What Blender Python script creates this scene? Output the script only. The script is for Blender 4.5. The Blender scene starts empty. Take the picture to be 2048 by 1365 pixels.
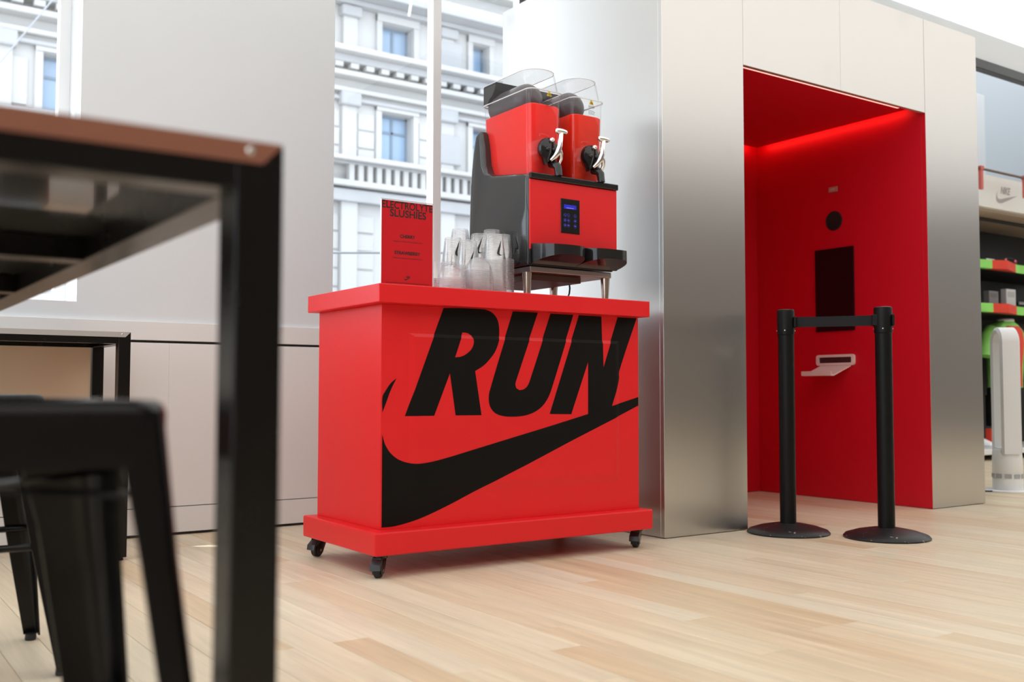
import bpy, bmesh, math, random
from mathutils import Vector, Matrix
random.seed(11)
PI = math.pi
S = bpy.context.scene
COL = S.collection

# ------------------------------------------------------------------ camera, sky, exposure
F_PX, YAW, PITCH, ROLL, CAM_H = 2032.69, math.radians(34.64846), math.radians(2.85161), math.radians(0.05663), 0.63
fw = Vector((math.sin(YAW)*math.cos(PITCH), math.cos(YAW)*math.cos(PITCH), math.sin(PITCH)))
r0 = Vector((math.cos(YAW), -math.sin(YAW), 0)); u0 = r0.cross(fw)
rt = r0*math.cos(ROLL) + u0*math.sin(ROLL); up = u0*math.cos(ROLL) - r0*math.sin(ROLL)
cd = bpy.data.cameras.new('camera'); cam = bpy.data.objects.new('camera', cd); COL.objects.link(cam)
M = Matrix((rt, up, -fw)).transposed().to_4x4(); M.translation = Vector((0, 0, CAM_H)); cam.matrix_world = M
cd.sensor_width = 36; cd.lens = 36*F_PX/2048; cd.clip_start = 0.02; cd.clip_end = 300
cd.dof.use_dof = True; cd.dof.focus_distance = 3.85; cd.dof.aperture_fstop = 3.2
S.camera = cam
W = bpy.data.worlds.new('sky'); S.world = W; W.use_nodes = True
bg = W.node_tree.nodes['Background']; bg.inputs[0].default_value = (0.82, 0.91, 1.0, 1); bg.inputs[1].default_value = 3.4
sl = bpy.data.lights.new('sun', 'SUN'); sl.energy = 7.0; sl.angle = math.radians(.5); sl.color = (1, .96, .9)
so = bpy.data.objects.new('sun', sl); COL.objects.link(so)
so.rotation_euler = Vector((1.17, -1.0, -2.6)).to_track_quat('-Z', 'Y').to_euler()
PANEL_LIGHT = 1.2            # glow of the luminous ceiling panels
S.view_settings.view_transform = 'Standard'; S.view_settings.look = 'None'
S.view_settings.exposure = -0.17; S.view_settings.gamma = 1.0; S.view_settings.use_curve_mapping = False
cy = S.cycles
cy.use_denoising = True; cy.max_bounces = 10; cy.diffuse_bounces = 5; cy.glossy_bounces = 5
cy.transmission_bounces = 8; cy.transparent_max_bounces = 200; cy.sample_clamp_indirect = 6.0
cy.caustics_reflective = False; cy.caustics_refractive = False

def at(px, py, axis, val):
    """point of a real plane (x, y or z = val) seen at a photo pixel; used for the far background only"""
    d = fw*F_PX + rt*(px-1024) - up*(py-682.5)
    t = (val - (0, 0, CAM_H)[axis]) / d[axis]
    return Vector((0, 0, CAM_H)) + d*t

# ------------------------------------------------------------------ materials
def mat(name, col, rough=.5, metal=0., spec=.5, emit=None, estr=0., coat=0., aniso=0.):
    m = bpy.data.materials.new(name); m.use_nodes = True
    b = m.node_tree.nodes['Principled BSDF']
    b.inputs['Base Color'].default_value = (*col, 1); b.inputs['Roughness'].default_value = rough
    b.inputs['Metallic'].default_value = metal; b.inputs['Specular IOR Level'].default_value = spec
    b.inputs['Coat Weight'].default_value = coat; b.inputs['Anisotropic'].default_value = aniso
    if emit:
        b.inputs['Emission Color'].default_value = (*emit, 1); b.inputs['Emission Strength'].default_value = estr
    return m
def nodes(m): return m.node_tree.nodes, m.node_tree.links, m.node_tree.nodes['Principled BSDF']
def vary(m, scale=6., amt=.06, bump=0., rough_amt=0., stretch=(1, 1, 1), detail=4):
    """faint procedural mottling of colour, gloss and relief in object space"""
    n, l, b = nodes(m)
    tc = n.new('ShaderNodeTexCoord'); mp = n.new('ShaderNodeMapping'); mp.inputs['Scale'].default_value = stretch
    nz = n.new('ShaderNodeTexNoise'); nz.inputs['Scale'].default_value = scale; nz.inputs['Detail'].default_value = detail
    l.new(tc.outputs['Object'], mp.inputs[0]); l.new(mp.outputs[0], nz.inputs['Vector'])
    c = b.inputs['Base Color'].default_value[:]
    mx = n.new('ShaderNodeMix'); mx.data_type = 'RGBA'
    mx.inputs[6].default_value = tuple(v*(1-amt) for v in c[:3])+(1,); mx.inputs[7].default_value = tuple(min(1, v*(1+amt)) for v in c[:3])+(1,)
    l.new(nz.outputs[0], mx.inputs[0]); l.new(mx.outputs[2], b.inputs['Base Color'])
    if rough_amt:
        mr = n.new('ShaderNodeMapRange'); r = b.inputs['Roughness'].default_value
        mr.inputs[3].default_value = r-rough_amt; mr.inputs[4].default_value = r+rough_amt
        l.new(nz.outputs[0], mr.inputs[0]); l.new(mr.outputs[0], b.inputs['Roughness'])
    if bump:
        bp = n.new('ShaderNodeBump'); bp.inputs['Strength'].default_value = bump; bp.inputs['Distance'].default_value = .002
        l.new(nz.outputs[0], bp.inputs['Height']); l.new(bp.outputs[0], b.inputs['Normal'])
    return m
def clear(name, tint=(1, 1, 1), gloss=.9, body=.0, bodycol=(.9, .92, .95), edge=.35, rough=.03):
    """thin clear sheet: mostly straight-through, reflecting and hazing more at grazing angles"""
    m = bpy.data.materials.new(name); m.use_nodes = True; n = m.node_tree.nodes; l = m.node_tree.links; n.clear()
    out = n.new('ShaderNodeOutputMaterial'); tr = n.new('ShaderNodeBsdfTransparent'); tr.inputs[0].default_value = (*tint, 1)
    gl = n.new('ShaderNodeBsdfGlossy'); gl.inputs['Roughness'].default_value = rough; gl.inputs[0].default_value = (gloss,)*3+(1,)
    lf = n.new('ShaderNodeLayerWeight'); lf.inputs[0].default_value = .5
    pw = n.new('ShaderNodeMath'); pw.operation = 'POWER'; pw.inputs[1].default_value = 4.; l.new(lf.outputs['Facing'], pw.inputs[0])
    fr = n.new('ShaderNodeMapRange'); fr.inputs[3].default_value = .04; fr.inputs[4].default_value = .75; l.new(pw.outputs[0], fr.inputs[0])
    m1 = n.new('ShaderNodeMixShader'); l.new(fr.outputs[0], m1.inputs[0]); l.new(tr.outputs[0], m1.inputs[1]); l.new(gl.outputs[0], m1.inputs[2])
    last = m1
    if body or edge:
        df = n.new('ShaderNodeBsdfTranslucent'); df.inputs[0].default_value = (*bodycol, 1)
        d2 = n.new('ShaderNodeBsdfDiffuse'); d2.inputs[0].default_value = (*bodycol, 1)
        ad = n.new('ShaderNodeMixShader'); ad.inputs[0].default_value = .5; l.new(df.outputs[0], ad.inputs[1]); l.new(d2.outputs[0], ad.inputs[2])
        lw = n.new('ShaderNodeLayerWeight'); lw.inputs[0].default_value = .25
        mr = n.new('ShaderNodeMapRange'); mr.inputs[3].default_value = body; mr.inputs[4].default_value = body+edge
        l.new(lw.outputs['Facing'], mr.inputs[0])
        m2 = n.new('ShaderNodeMixShader'); l.new(mr.outputs[0], m2.inputs[0]); l.new(m1.outputs[0], m2.inputs[1]); l.new(ad.outputs[0], m2.inputs[2]); last = m2
    l.new(last.outputs[0], out.inputs[0]); return m
RED = (.74, .013, .017)
m_red = vary(mat('red_paint', RED, .36, 0, .35), 9, .04, .03, .05)
m_vinyl = vary(mat('black_vinyl', (.0045, .0037, .003), .5, 0, .14), 14, .1, .02)
m_wall = vary(mat('wall_paint', (.705, .735, .755), .75), 4, .015)
m_lowall = vary(mat('panel_paint', (.755, .755, .745), .6), 4, .015)
m_white = mat('white_paint', (.82, .83, .84), .5)
m_gapdark = mat('shadow_gap', (.02, .02, .02), .8)
m_metalblk = vary(mat('black_metal', (.0035, .0028, .0025), .26, 0, .3), 30, .15, .0, .04)
m_gloss = mat('gloss_black', (.012, .012, .013), .12, 0, .5)
m_steel = mat('satin_steel', (.62, .60, .58), .22, 1)
m_chrome = mat('chrome', (.86, .85, .84), .06, 1)
m_band = mat('bronze_band', (.27, .105, .065), .45, .15)
m_bandgrey = mat('grey_band', (.42, .40, .385), .45, .2)
m_laminate = mat('table_laminate', (.05, .05, .05), .10, 0, 1.0, coat=.5)
m_tan = mat('plain_tan', (.66, .51, .37), .6)
m_glass = clear('window_glass', edge=0)
m_cup = clear('clear_cup_plastic', body=.004, edge=.05, bodycol=(.86, .88, .92))
m_rim = clear('cup_rim_plastic', body=.16, edge=.35, bodycol=(.9, .92, .95))
m_lid = clear('clear_lid_plastic', body=.012, edge=.10, bodycol=(.88, .89, .92))
m_bowl = clear('clear_bowl_plastic', gloss=.65, body=.0, edge=.03, bodycol=(.85, .88, .93))
m_acrylic = clear('sign_acrylic', gloss=.4, body=.0, edge=.02)
m_rubber = mat('black_rubber', (.012, .012, .012), .6)

def brushed(name, base):
    m = mat(name, base, .33, 1.0, aniso=.85); n, l, b = nodes(m)
    tv = n.new('ShaderNodeCombineXYZ'); tv.inputs[0].default_value = 1; tv.inputs[1].default_value = 1; l.new(tv.outputs[0], b.inputs['Tangent'])
    tc = n.new('ShaderNodeTexCoord'); mp = n.new('ShaderNodeMapping'); mp.inputs['Scale'].default_value = (260, 260, 2.5)
    nz = n.new('ShaderNodeTexNoise'); nz.inputs['Scale'].default_value = 1.; nz.inputs['Detail'].default_value = 3
    l.new(tc.outputs['Object'], mp.inputs[0]); l.new(mp.outputs[0], nz.inputs['Vector'])
    mr = n.new('ShaderNodeMapRange'); mr.inputs[3].default_value = .27; mr.inputs[4].default_value = .36
    l.new(nz.outputs[0], mr.inputs[0])
    # greasy hand smudges: rougher patches
    n2 = n.new('ShaderNodeTexNoise'); n2.inputs['Scale'].default_value = 3.2; n2.inputs['Detail'].default_value = 5
    l.new(tc.outputs['Object'], n2.inputs['Vector'])
    m3 = n.new('ShaderNodeMapRange'); m3.inputs[1].default_value = .62; m3.inputs[2].default_value = .72; m3.inputs[4].default_value = .08
    l.new(n2.outputs[0], m3.inputs[0]); ad = n.new('ShaderNodeMath'); ad.operation = 'ADD'
    l.new(mr.outputs[0], ad.inputs[0]); l.new(m3.outputs[0], ad.inputs[1]); l.new(ad.outputs[0], b.inputs['Roughness'])
    bp = n.new('ShaderNodeBump'); bp.inputs['Strength'].default_value = .03; bp.inputs['Distance'].default_value = .001
    l.new(nz.outputs[0], bp.inputs['Height']); l.new(bp.outputs[0], b.inputs['Normal'])
    return m
m_brushed = brushed('brushed_aluminium', (.635, .62, .60))
m_niche = vary(mat('red_niche_paint', (.60, .0004, .013), .5), 5, .03)

def wood():
    m = mat('oak_planks', (.7, .5, .3), .38, 0, .4); n, l, b = nodes(m)
    tc = n.new('ShaderNodeTexCoord'); oi = n.new('ShaderNodeObjectInfo'); ge = n.new('ShaderNodeNewGeometry')
    ad = n.new('ShaderNodeMath'); ad.operation = 'ADD'; l.new(oi.outputs['Random'], ad.inputs[0]); l.new(ge.outputs['Random Per Island'], ad.inputs[1])
    fr = n.new('ShaderNodeMath'); fr.operation = 'FRACT'; l.new(ad.outputs[0], fr.inputs[0])
    cr = n.new('ShaderNodeValToRGB'); e = cr.color_ramp.elements
    e[0].position = 0; e[0].color = (.66, .475, .31, 1); e[1].position = 1; e[1].color = (.76, .62, .46, 1)
    for p, c in ((.12, (.72, .55, .385, 1)), (.3, (.745, .59, .43, 1)), (.5, (.77, .635, .48, 1)), (.7, (.73, .565, .41, 1)), (.85, (.78, .655, .51, 1))):
        x = e.new(p); x.color = c
    l.new(fr.outputs[0], cr.inputs[0])
    mu = n.new('ShaderNodeVectorMath'); mu.operation = 'MULTIPLY_ADD'; mu.inputs[1].default_value = (1, 1, 1)
    cb = n.new('ShaderNodeCombineXYZ'); sc = n.new('ShaderNodeMath'); sc.operation = 'MULTIPLY'; sc.inputs[1].default_value = 37.
    l.new(fr.outputs[0], sc.inputs[0]); l.new(sc.outputs[0], cb.inputs[0]); l.new(sc.outputs[0], cb.inputs[1])
    l.new(tc.outputs['Object'], mu.inputs[0]); l.new(cb.outputs[0], mu.inputs[2])
    mp = n.new('ShaderNodeMapping'); mp.inputs['Scale'].default_value = (22, 1.3, 1); l.new(mu.outputs[0], mp.inputs[0])
    wv = n.new('ShaderNodeTexNoise'); wv.inputs['Scale'].default_value = 1.; wv.inputs['Detail'].default_value = 6; wv.inputs['Distortion'].default_value = 1.2
    l.new(mp.outputs[0], wv.inputs['Vector'])
    mp2 = n.new('ShaderNodeMapping'); mp2.inputs['Scale'].default_value = (160, 5, 1); l.new(mu.outputs[0], mp2.inputs[0])
    fi = n.new('ShaderNodeTexNoise'); fi.inputs['Scale'].default_value = 1.; fi.inputs['Detail'].default_value = 3; l.new(mp2.outputs[0], fi.inputs['Vector'])
    r1 = n.new('ShaderNodeMapRange'); r1.inputs[1].default_value = .3; r1.inputs[2].default_value = .7; r1.inputs[3].default_value = .88; r1.inputs[4].default_value = 1.08; l.new(wv.outputs[0], r1.inputs[0])
    r2 = n.new('ShaderNodeMapRange'); r2.inputs[1].default_value = .3; r2.inputs[2].default_value = .7; r2.inputs[3].default_value = .95; r2.inputs[4].default_value = 1.04; l.new(fi.outputs[0], r2.inputs[0])
    m1 = n.new('ShaderNodeMath'); m1.operation = 'MULTIPLY'; l.new(r1.outputs[0], m1.inputs[0]); l.new(r2.outputs[0], m1.inputs[1])
    vm = n.new('ShaderNodeVectorMath'); vm.operation = 'SCALE'; l.new(cr.outputs[0], vm.inputs[0]); l.new(m1.outputs[0], vm.inputs['Scale'])
    tn = n.new('ShaderNodeVectorMath'); tn.operation = 'MULTIPLY'; tn.inputs[1].default_value = (.95, .995, .985); l.new(vm.outputs[0], tn.inputs[0]); l.new(tn.outputs[0], b.inputs['Base Color'])
    r3 = n.new('ShaderNodeMapRange'); r3.inputs[3].default_value = .33; r3.inputs[4].default_value = .47; l.new(wv.outputs[0], r3.inputs[0]); l.new(r3.outputs[0], b.inputs['Roughness'])
    return m
m_wood = wood()

# ------------------------------------------------------------------ mesh helpers
class MB:
    def __init__(s): s.bm = bmesh.new()
    def box(s, x0, x1, y0, y1, z0, z1, bev=0., seg=2, mat4=None):
        r = bmesh.ops.create_cube(s.bm, size=1.0); v = r['verts']
        for p in v: p.co = Vector(((x0+x1)/2+p.co.x*(x1-x0), (y0+y1)/2+p.co.y*(y1-y0), (z0+z1)/2+p.co.z*(z1-z0)))
        es = {e for p in v for e in p.link_edges}
        if bev: 
            res = bmesh.ops.bevel(s.bm, geom=list(es), offset=bev, segments=seg, affect='EDGES', profile=.5)
            v = list({q for f in res['faces'] for q in f.verts} | {q for q in v if q.is_valid})
        if mat4:
            for p in v: p.co = mat4 @ p.co
        return s
    def prism(s, poly, axis, a, b, bev=0., mat4=None):
        """polygon (list of 2D) extruded along axis from a to b; 2D order: axis x->(y,z) y->(x,z) z->(x,y)"""
        def P(p, t): return {'x': (t, p[0], p[1]), 'y': (p[0], t, p[1]), 'z': (p[0], p[1], t)}[axis]
        A = [s.bm.verts.new(P(p, a)) for p in poly]; B = [s.bm.verts.new(P(p, b)) for p in poly]; n = len(poly)
        fs = [s.bm.faces.new(A), s.bm.faces.new(B[::-1])]
        for i in range(n): fs.append(s.bm.faces.new((A[i], B[i], B[(i+1) % n], A[(i+1) % n])))
        bmesh.ops.recalc_face_normals(s.bm, faces=fs)
        vs = A+B
        if bev:
            es = list({e for f in fs[:2] for e in f.edges})
            res = bmesh.ops.bevel(s.bm, geom=es, offset=bev, segments=2, affect='EDGES', profile=.5)
            vs = list({q for f in res['faces'] for q in f.verts} | {q for q in vs if q.is_valid})
        if mat4:
            for p in vs: p.co = mat4 @ p.co
        return s
    def lathe(s, prof, c=(0, 0, 0), n=32, axis='z', caps=True, mat4=None):
        rings = []
        for r, h in prof:
            ring = []
            for k in range(n):
                a = 2*PI*k/n; x, y = r*math.cos(a), r*math.sin(a)
                p = {'z': (x, y, h), 'y': (x, h, y), 'x': (h, x, y)}[axis]
                p = Vector(p)+Vector(c)
                ring.append(s.bm.verts.new(mat4 @ p if mat4 else p))
            rings.append(ring)
        fs = []
        for A, B in zip(rings, rings[1:]):
            for k in range(n): fs.append(s.bm.faces.new((A[k], A[(k+1) % n], B[(k+1) % n], B[k])))
        if caps:
            if prof[0][0] > 1e-5: fs.append(s.bm.faces.new(rings[0][::-1]))
            if prof[-1][0] > 1e-5: fs.append(s.bm.faces.new(rings[-1]))
        bmesh.ops.recalc_face_normals(s.bm, faces=fs)
        return s
    def tube(s, pts, r, n=10, caps=True, flat=1.0):
        pts = [Vector(p) for p in pts]; rs = r if isinstance(r, (list, tuple)) else [r]*len(pts); rings = []; prev = None
        for i, p in enumerate(pts):
            t = (pts[min(i+1, len(pts)-1)]-pts[max(i-1, 0)]).normalized()
            if prev is None: a = t.orthogonal().normalized()
            else: a = (prev - t*prev.dot(t)).normalized()
            prev = a; b = t.cross(a)
            rings.append([s.bm.verts.new(p+(a*math.cos(2*PI*k/n)+b*math.sin(2*PI*k/n)*flat)*rs[i]) for k in range(n)])
        fs = []
        for A, B in zip(rings, rings[1:]):
            for k in range(n): fs.append(s.bm.faces.new((A[k], A[(k+1) % n], B[(k+1) % n], B[k])))
        if caps: fs += [s.bm.faces.new(rings[0][::-1]), s.bm.faces.new(rings[-1])]
        bmesh.ops.recalc_face_normals(s.bm, faces=fs); return s
    def loft(s, loops, caps=True, closed=True):
        R = [[s.bm.verts.new(p) for p in L] for L in loops]; n = len(R[0]); fs = []
        for A, B in zip(R, R[1:]):
            for k in range(n if closed else n-1): fs.append(s.bm.faces.new((A[k], A[(k+1) % n], B[(k+1) % n], B[k])))
        if caps and closed: fs += [s.bm.faces.new(R[0][::-1]), s.bm.faces.new(R[-1])]
        bmesh.ops.recalc_face_normals(s.bm, faces=fs); return s
    def build(s, name, m, parent=None, smooth=0, loc=None, label=None):
        me = bpy.data.meshes.new(name); s.bm.to_mesh(me); s.bm.free()
        ms = m if isinstance(m, (list, tuple)) else [m]
        for q in ms: me.materials.append(q)
        if smooth:
            me.polygons.foreach_set('use_smooth', [True]*len(me.polygons)); me.set_sharp_from_angle(angle=math.radians(smooth))
        return link(name, me, parent, loc, label)
def link(name, data, parent=None, loc=None, label=None):
    o = bpy.data.objects.new(name, data); COL.objects.link(o)
    if parent:
        o.parent = parent
        if parent.type != 'EMPTY' or True: o.matrix_parent_inverse = Matrix.Identity(4)
    if loc is not None: o.location = loc
    if label: o['label'] = label
    return o
def thing(name, label, cat, loc=(0, 0, 0), rz=0, group=None):
    o = bpy.data.objects.new(name, None); COL.objects.link(o); o.location = loc; o.rotation_euler = (0, 0, rz); o.empty_display_size = .1
    o['label'] = label; o['category'] = cat; o['kind'] = 'thing'
    if group: o['group'] = group
    return o
def tag(o, label, cat, group=None):
    o['label'] = label; o['category'] = cat; o['kind'] = 'thing'
    if group: o['group'] = group
    return o
def struct(o, label=None):
    o['kind'] = 'structure'
    if label: o['label'] = label
    return o
def copy_tree(o, parent=None):
    c = o.copy(); COL.objects.link(c)
    if parent: c.parent = parent
    for ch in list(o.children): copy_tree(ch, c)
    return c
def rrect(x0, x1, y0, y1, r, n=6, corners=(1, 1, 1, 1)):
    P = []
    for (cx, cy_, a0), on in zip(((x1-r, y1-r, 0), (x0+r, y1-r, PI/2), (x0+r, y0+r, PI), (x1-r, y0+r, 1.5*PI)), corners):
        if not on: P.append({0: (x1, y1), PI/2: (x0, y1), PI: (x0, y0), 1.5*PI: (x1, y0)}[a0]); continue
        for k in range(n+1): a = a0+PI/2*k/n; P.append((cx+r*math.cos(a), cy_+r*math.sin(a)))
    return P
def text(name, body, m, parent, loc, w=None, h=None, rot=(PI/2, 0, 0), align='CENTER', bold=0., shear=0., depth=.0004):
    """flat lettering; scaled so that its inked width is w and cap height h"""
    c = bpy.data.curves.new(name, 'FONT'); c.body = body; c.size = 1.0; c.offset = bold; c.shear = shear; c.extrude = 0; c.resolution_u = 4
    t = bpy.data.objects.new(name, c); COL.objects.link(t); bpy.context.view_layer.update()
    dg = bpy.context.evaluated_depsgraph_get(); me = bpy.data.meshes.new_from_object(t.evaluated_get(dg)); bpy.data.objects.remove(t)
    xs = [v.co.x for v in me.vertices]; ys = [v.co.y for v in me.vertices]
    x0, x1, y0, y1 = min(xs), max(xs), min(ys), max(ys)
    sx = w/(x1-x0) if w else None; sy = h/(y1-y0) if h else None; sx = sx or sy; sy = sy or sx
    ox = (x0+x1)/2 if align == 'CENTER' else x0
    for v in me.vertices: v.co = Vector(((v.co.x-ox)*sx, (v.co.y-y0)*sy, 0))
    me.materials.clear(); me.materials.append(m); me.name = name
    o = link(name, me, parent, loc); o.rotation_euler = rot
    return o
SWOOSH = [(1, .435), (.86, .385), (.68, .335), (.45, .265), (.25, .195), (.16, .172), (.10, .17), (.055, .19), (.025, .23), (.012, .29), (.02, .36), (.05, .44), (.085, .50), (.03, .42), (-.02, .32), (-.035, .22), (-.03, .13), (0, .06), (.06, .015), (.13, .005), (.23, .025), (.36, .085), (.55, .185), (.78, .31), (1, .435)]

# ------------------------------------------------------------------ the room: floor
CEIL = 3.57; YW = 4.553
fl = MB().box(-3.6, 16.2, -7.2, 8.2, -.08, -.004).build('floor', mat('floor_screed', (.12, .09, .06), .9)); struct(fl, 'pale oak plank floor')
PWID, GAP = .1000, .0012
def plank_bm(x, y0, y1):
    return MB().box(x+GAP/2, x+PWID-GAP/2, y0+GAP/2, y1-GAP/2, -.012, 0., .0008, 1)
rest = []; nplank = 0
x = -3.5
x = -3.5 - .0
k = 0
while x < 13.6:
    y = -7.0 + random.uniform(-1.6, 0)
    while y < 8.0:
        L = random.uniform(1.3, 2.3); a, b = max(y, -7.1), min(y+L, 8.1); y += L
        if b-a < .06: continue
        near = -.25 < x < 7.6 and b > .85 and a < 4.54 and (b > x*.18-.1) and x < 1.0 + b*2.6
        if near and nplank < 298:
            plank_bm(x, a, b).build('plank', m_wood, fl); nplank += 1
        else: rest.append((x, a, b))
    x += PWID
mb = MB()
for (x, a, b) in rest: mb.box(x+GAP/2, x+PWID-GAP/2, a+GAP/2, b-GAP/2, -.012, 0.)
o = mb.build('far_planks', m_wood, fl); o['kind'] = 'stuff'

# ------------------------------------------------------------------ ceiling of luminous panels
ce = MB().box(-3.6, 16.2, -7.2, 4.9, CEIL+.02, CEIL+.14).build('ceiling', m_white); struct(ce, 'ceiling of large luminous white panels with thin seams')
m_lum = mat('luminous_panel', (.8, .8, .8), .6, emit=(.97, .99, 1), estr=PANEL_LIGHT)
xs = [7.36+1.6*i for i in range(-7, 6)]; ys = [YW-.02-2.9*i for i in range(0, 5)]
for xa in xs:
    for yb in ys[:4]:
        rr = rrect(xa+.006, xa+1.594, yb-2.894, yb, .01, 2)
        MB().prism(rr, 'z', CEIL-.004, CEIL+.018).build('light_panel', m_lum, ce)
m_lum2 = mat('rear_fill_panel', (.8, .8, .8), .6, emit=(.93, .97, 1), estr=2.3)
c2 = MB().box(5.75, 16.2, YW+.35, 8.2, 6.0, 6.1).build('ceiling', mat('back_ceiling', (.8, .82, .84), .6)); struct(c2, 'pale ceiling of the space behind the booth')
for i in range(4):
    MB().box(6.2+2.4*i, 8.4+2.4*i, 5.2, 7.8, 5.98, 6.0).build('light_panel', m_lum2, c2)  # unseen glowing panels, added only to brighten the rear space

# ------------------------------------------------------------------ walls
mb = MB()
W1a, W1b, W2a, W2b, SILL, HEAD, YO = -3.3, .917, 2.0845, 3.75, 1.004, 3.30, 4.90
mb.box(-3.6, W1a, YW, YO, 0, CEIL); mb.box(W1b, W2a, YW, YO, 0, CEIL); mb.box(W2b, 5.9, YW, YO, 0, CEIL)
mb.box(W1a, W1b, YW, YO, 0, SILL); mb.box(W2a, W2b, YW, YO, 0, SILL)
mb.box(W1a, W1b, YW, YO, HEAD, CEIL); mb.box(W2a, W2b, YW, YO, HEAD, CEIL)
mb.box(5.9, 16.2, YW, YW+.05, 3.34, 6.0)
wb = mb.build('wall_back', m_wall); struct(wb, 'light grey plastered window wall')
# low panelling of the window wall: ledge, dark shadow gap, tall panels, skirting
MB().box(-3.5, 3.6, YW-.02, YW-.0005, .852, .934, .002).build('ledge_panel', m_lowall, wb)
MB().box(-3.5, 3.6, YW-.004, YW-.0003, .838, .854).build('shadow_gap', m_gapdark, wb)
for i, (a, b) in enumerate(((-3.5, -1.2), (-1.1975, 1.3), (1.3, 3.6))):
    MB().box(a, b, YW-.02, YW-.0005, .126, .841, .0015).build('wall_panel', m_lowall, wb)
sk = MB().box(-3.5, 3.6, YW-.0205, YW-.0005, .012, .1225, .0015).build('baseboard_back', m_lowall); struct(sk)
g = MB().box(-3.5, 3.6, YW-.012, YW-.0005, .0005, .0125).build('trim_1', m_gapdark); struct(g)
# dark sliding-door track and pale header over the opening right of the booth
t = MB().box(5.9, 16, YW-.02, YW+.05, 3.262, 3.34, .004).build('trim_2', mat('track_metal', (.010, .014, .018), .3)); struct(t)
m_dim = vary(mat('rear_wall_paint', (.20, .168, .145), .8), 3, .05)
for nm, b in (('wall_front', (-3.7, 16.2, -3.2, -2.8, 0, CEIL)), ('wall_right', (16.0, 16.2, -7.2, 8.2, 0, 6.1))):
    struct(MB().box(*b).build(nm, m_dim if nm != 'wall_right' else m_wall))
struct(MB().box(5.75, 5.9, YO, 8.2, 0, 6.1).build('wall_left', m_wall)); struct(MB().box(5.75, 16.2, 8.0, 8.3, 0, 6.1).build('wall_back', mat('rear_space_wall', (.56, .60, .64), .6)))
mb = MB(); LY0, LY1, LZ0, LZ1 = -2.3, 4.1, .45, 3.3
mb.box(-3.7, -3.5, -7.2, LY0, 0, CEIL); mb.box(-3.7, -3.5, LY1, YO, 0, CEIL); mb.box(-3.7, -3.5, LY0, LY1, 0, LZ0); mb.box(-3.7, -3.5, LY0, LY1, LZ1, CEIL)
struct(mb.build('wall_left', m_wall))
f = MB()
for q in (LY0, LY0+2.1, LY0+4.25, LY1-.05): f.box(-3.64, -3.56, q, q+.05, LZ0, LZ1)
for q in (LZ0, LZ1-.05): f.box(-3.638, -3.562, LY0+.05, LY1-.05, q, q+.05)
w3 = f.build('added_side_window', m_white); struct(w3, 'added unseen window in the side wall, letting in light from the left')  # unseen window added to brighten the room from the left
MB().box(-3.606, -3.594, LY0+.05, LY1-.05, LZ0+.05, LZ1-.05).build('pane', m_glass, w3)
# windows
def window(nm, a, b, mull, yg=4.82):
    f = MB()
    f.box(a+.0005, a+.045, yg-.03, yg+.04, SILL+.0045, HEAD); f.box(b-.045, b-.0005, yg-.03, yg+.04, SILL+.0045, HEAD)
    f.box(a+.045, b-.045, yg-.03, yg+.04, SILL+.0045, SILL+.05); f.box(a+.045, b-.045, yg-.03, yg+.04, HEAD-.05, HEAD)
    w = f.build(nm, m_white); struct(w, 'tall white framed window onto the street')
    e = [a+.045]+[q for m_ in mull for q in m_]+[b-.045]
    for m0, m1 in mull: MB().box(m0, m1, 4.78, 4.85, SILL+.051, HEAD-.051, .002).build('mullion', m_white, w)
    for i in range(0, len(e), 2): MB().box(e[i], e[i+1], yg, yg+.012, SILL+.05, HEAD-.05).build('pane', m_glass, w)
    MB().box(a+.001, b-.001, YW+.0005, yg+.06, SILL+.0003, SILL+.004).build('sill', m_white, w)
    return w
window('window_1', W1a, W1b, [(-2.22, -2.17), (-.75, -.70)]); window('window_2', W2a, W2b, [(2.776, 2.827)])

# added unseen slab above the shop windows, cutting the sun to a floor sliver
struct(MB().prism([(-3.5, 4.905), (-3.5, 5.26), (5.3, 5.26), (5.3, 4.905)], 'z', 3.35, 3.42).build('added_sun_slab', m_white), 'added flat slab outside the shop windows that blocks most sun')
# ------------------------------------------------------------------ street outside: classical stone building
YF = 30.0
m_stone = vary(mat('pale_stone', (.50, .495, .485), .85), .8, .05, .2)
m_stone2 = vary(mat('weathered_stone', (.41, .415, .425), .85), 1.4, .12, .2)
m_pane = mat('far_window_pane', (.28, .40, .55), .15); m_fframe = mat('far_window_frame', (.17, .24, .32), .5)
struct(MB().box(-40, 80, 5.2, 60, -4.2, -4.0).build('street', mat('asphalt', (.35, .35, .36), .9)))
B = thing('stone_building', 'ornate pale stone building across the street seen through the windows', 'building', (0, YF, -4))
def fb(name, x0, x1, d0, d1, z0, z1, m=m_stone, par=None, bev=0., label=None):   # d = depth proud of the facade (towards us)
    return MB().box(x0, x1, -d1, -d0, z0+4, z1+4, bev).build(name, m, par or B, label=label)
wins = []
for zb, zt in ((8.33, 9.93), (11.67, 12.95)):
    for xa, w_ in ((5.05, 1.25), (8.6, 1.25), (15.42, 1.16), (19.0, .66)):
        if zb > 5 or xa < 10: wins.append((xa, xa+w_, zb, zt))
xe = sorted({-6, 40} | {w[0] for w in wins} | {w[1] for w in wins}); ze = sorted({-4, 20} | {w[2] for w in wins} | {w[3] for w in wins})
mb = MB()
for i in range(len(xe)-1):
    run = None
    for j in range(len(ze)-1):
        hole = any(w[0]-.01 < xe[i] and xe[i+1] < w[1]+.01 and w[2]-.01 < ze[j] and ze[j+1] < w[3]+.01 for w in wins)
        if not hole: mb.box(xe[i], xe[i+1], 0, .9, ze[j]+4, ze[j+1]+4)
mb.build('facade_wall', m_stone, B)
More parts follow.
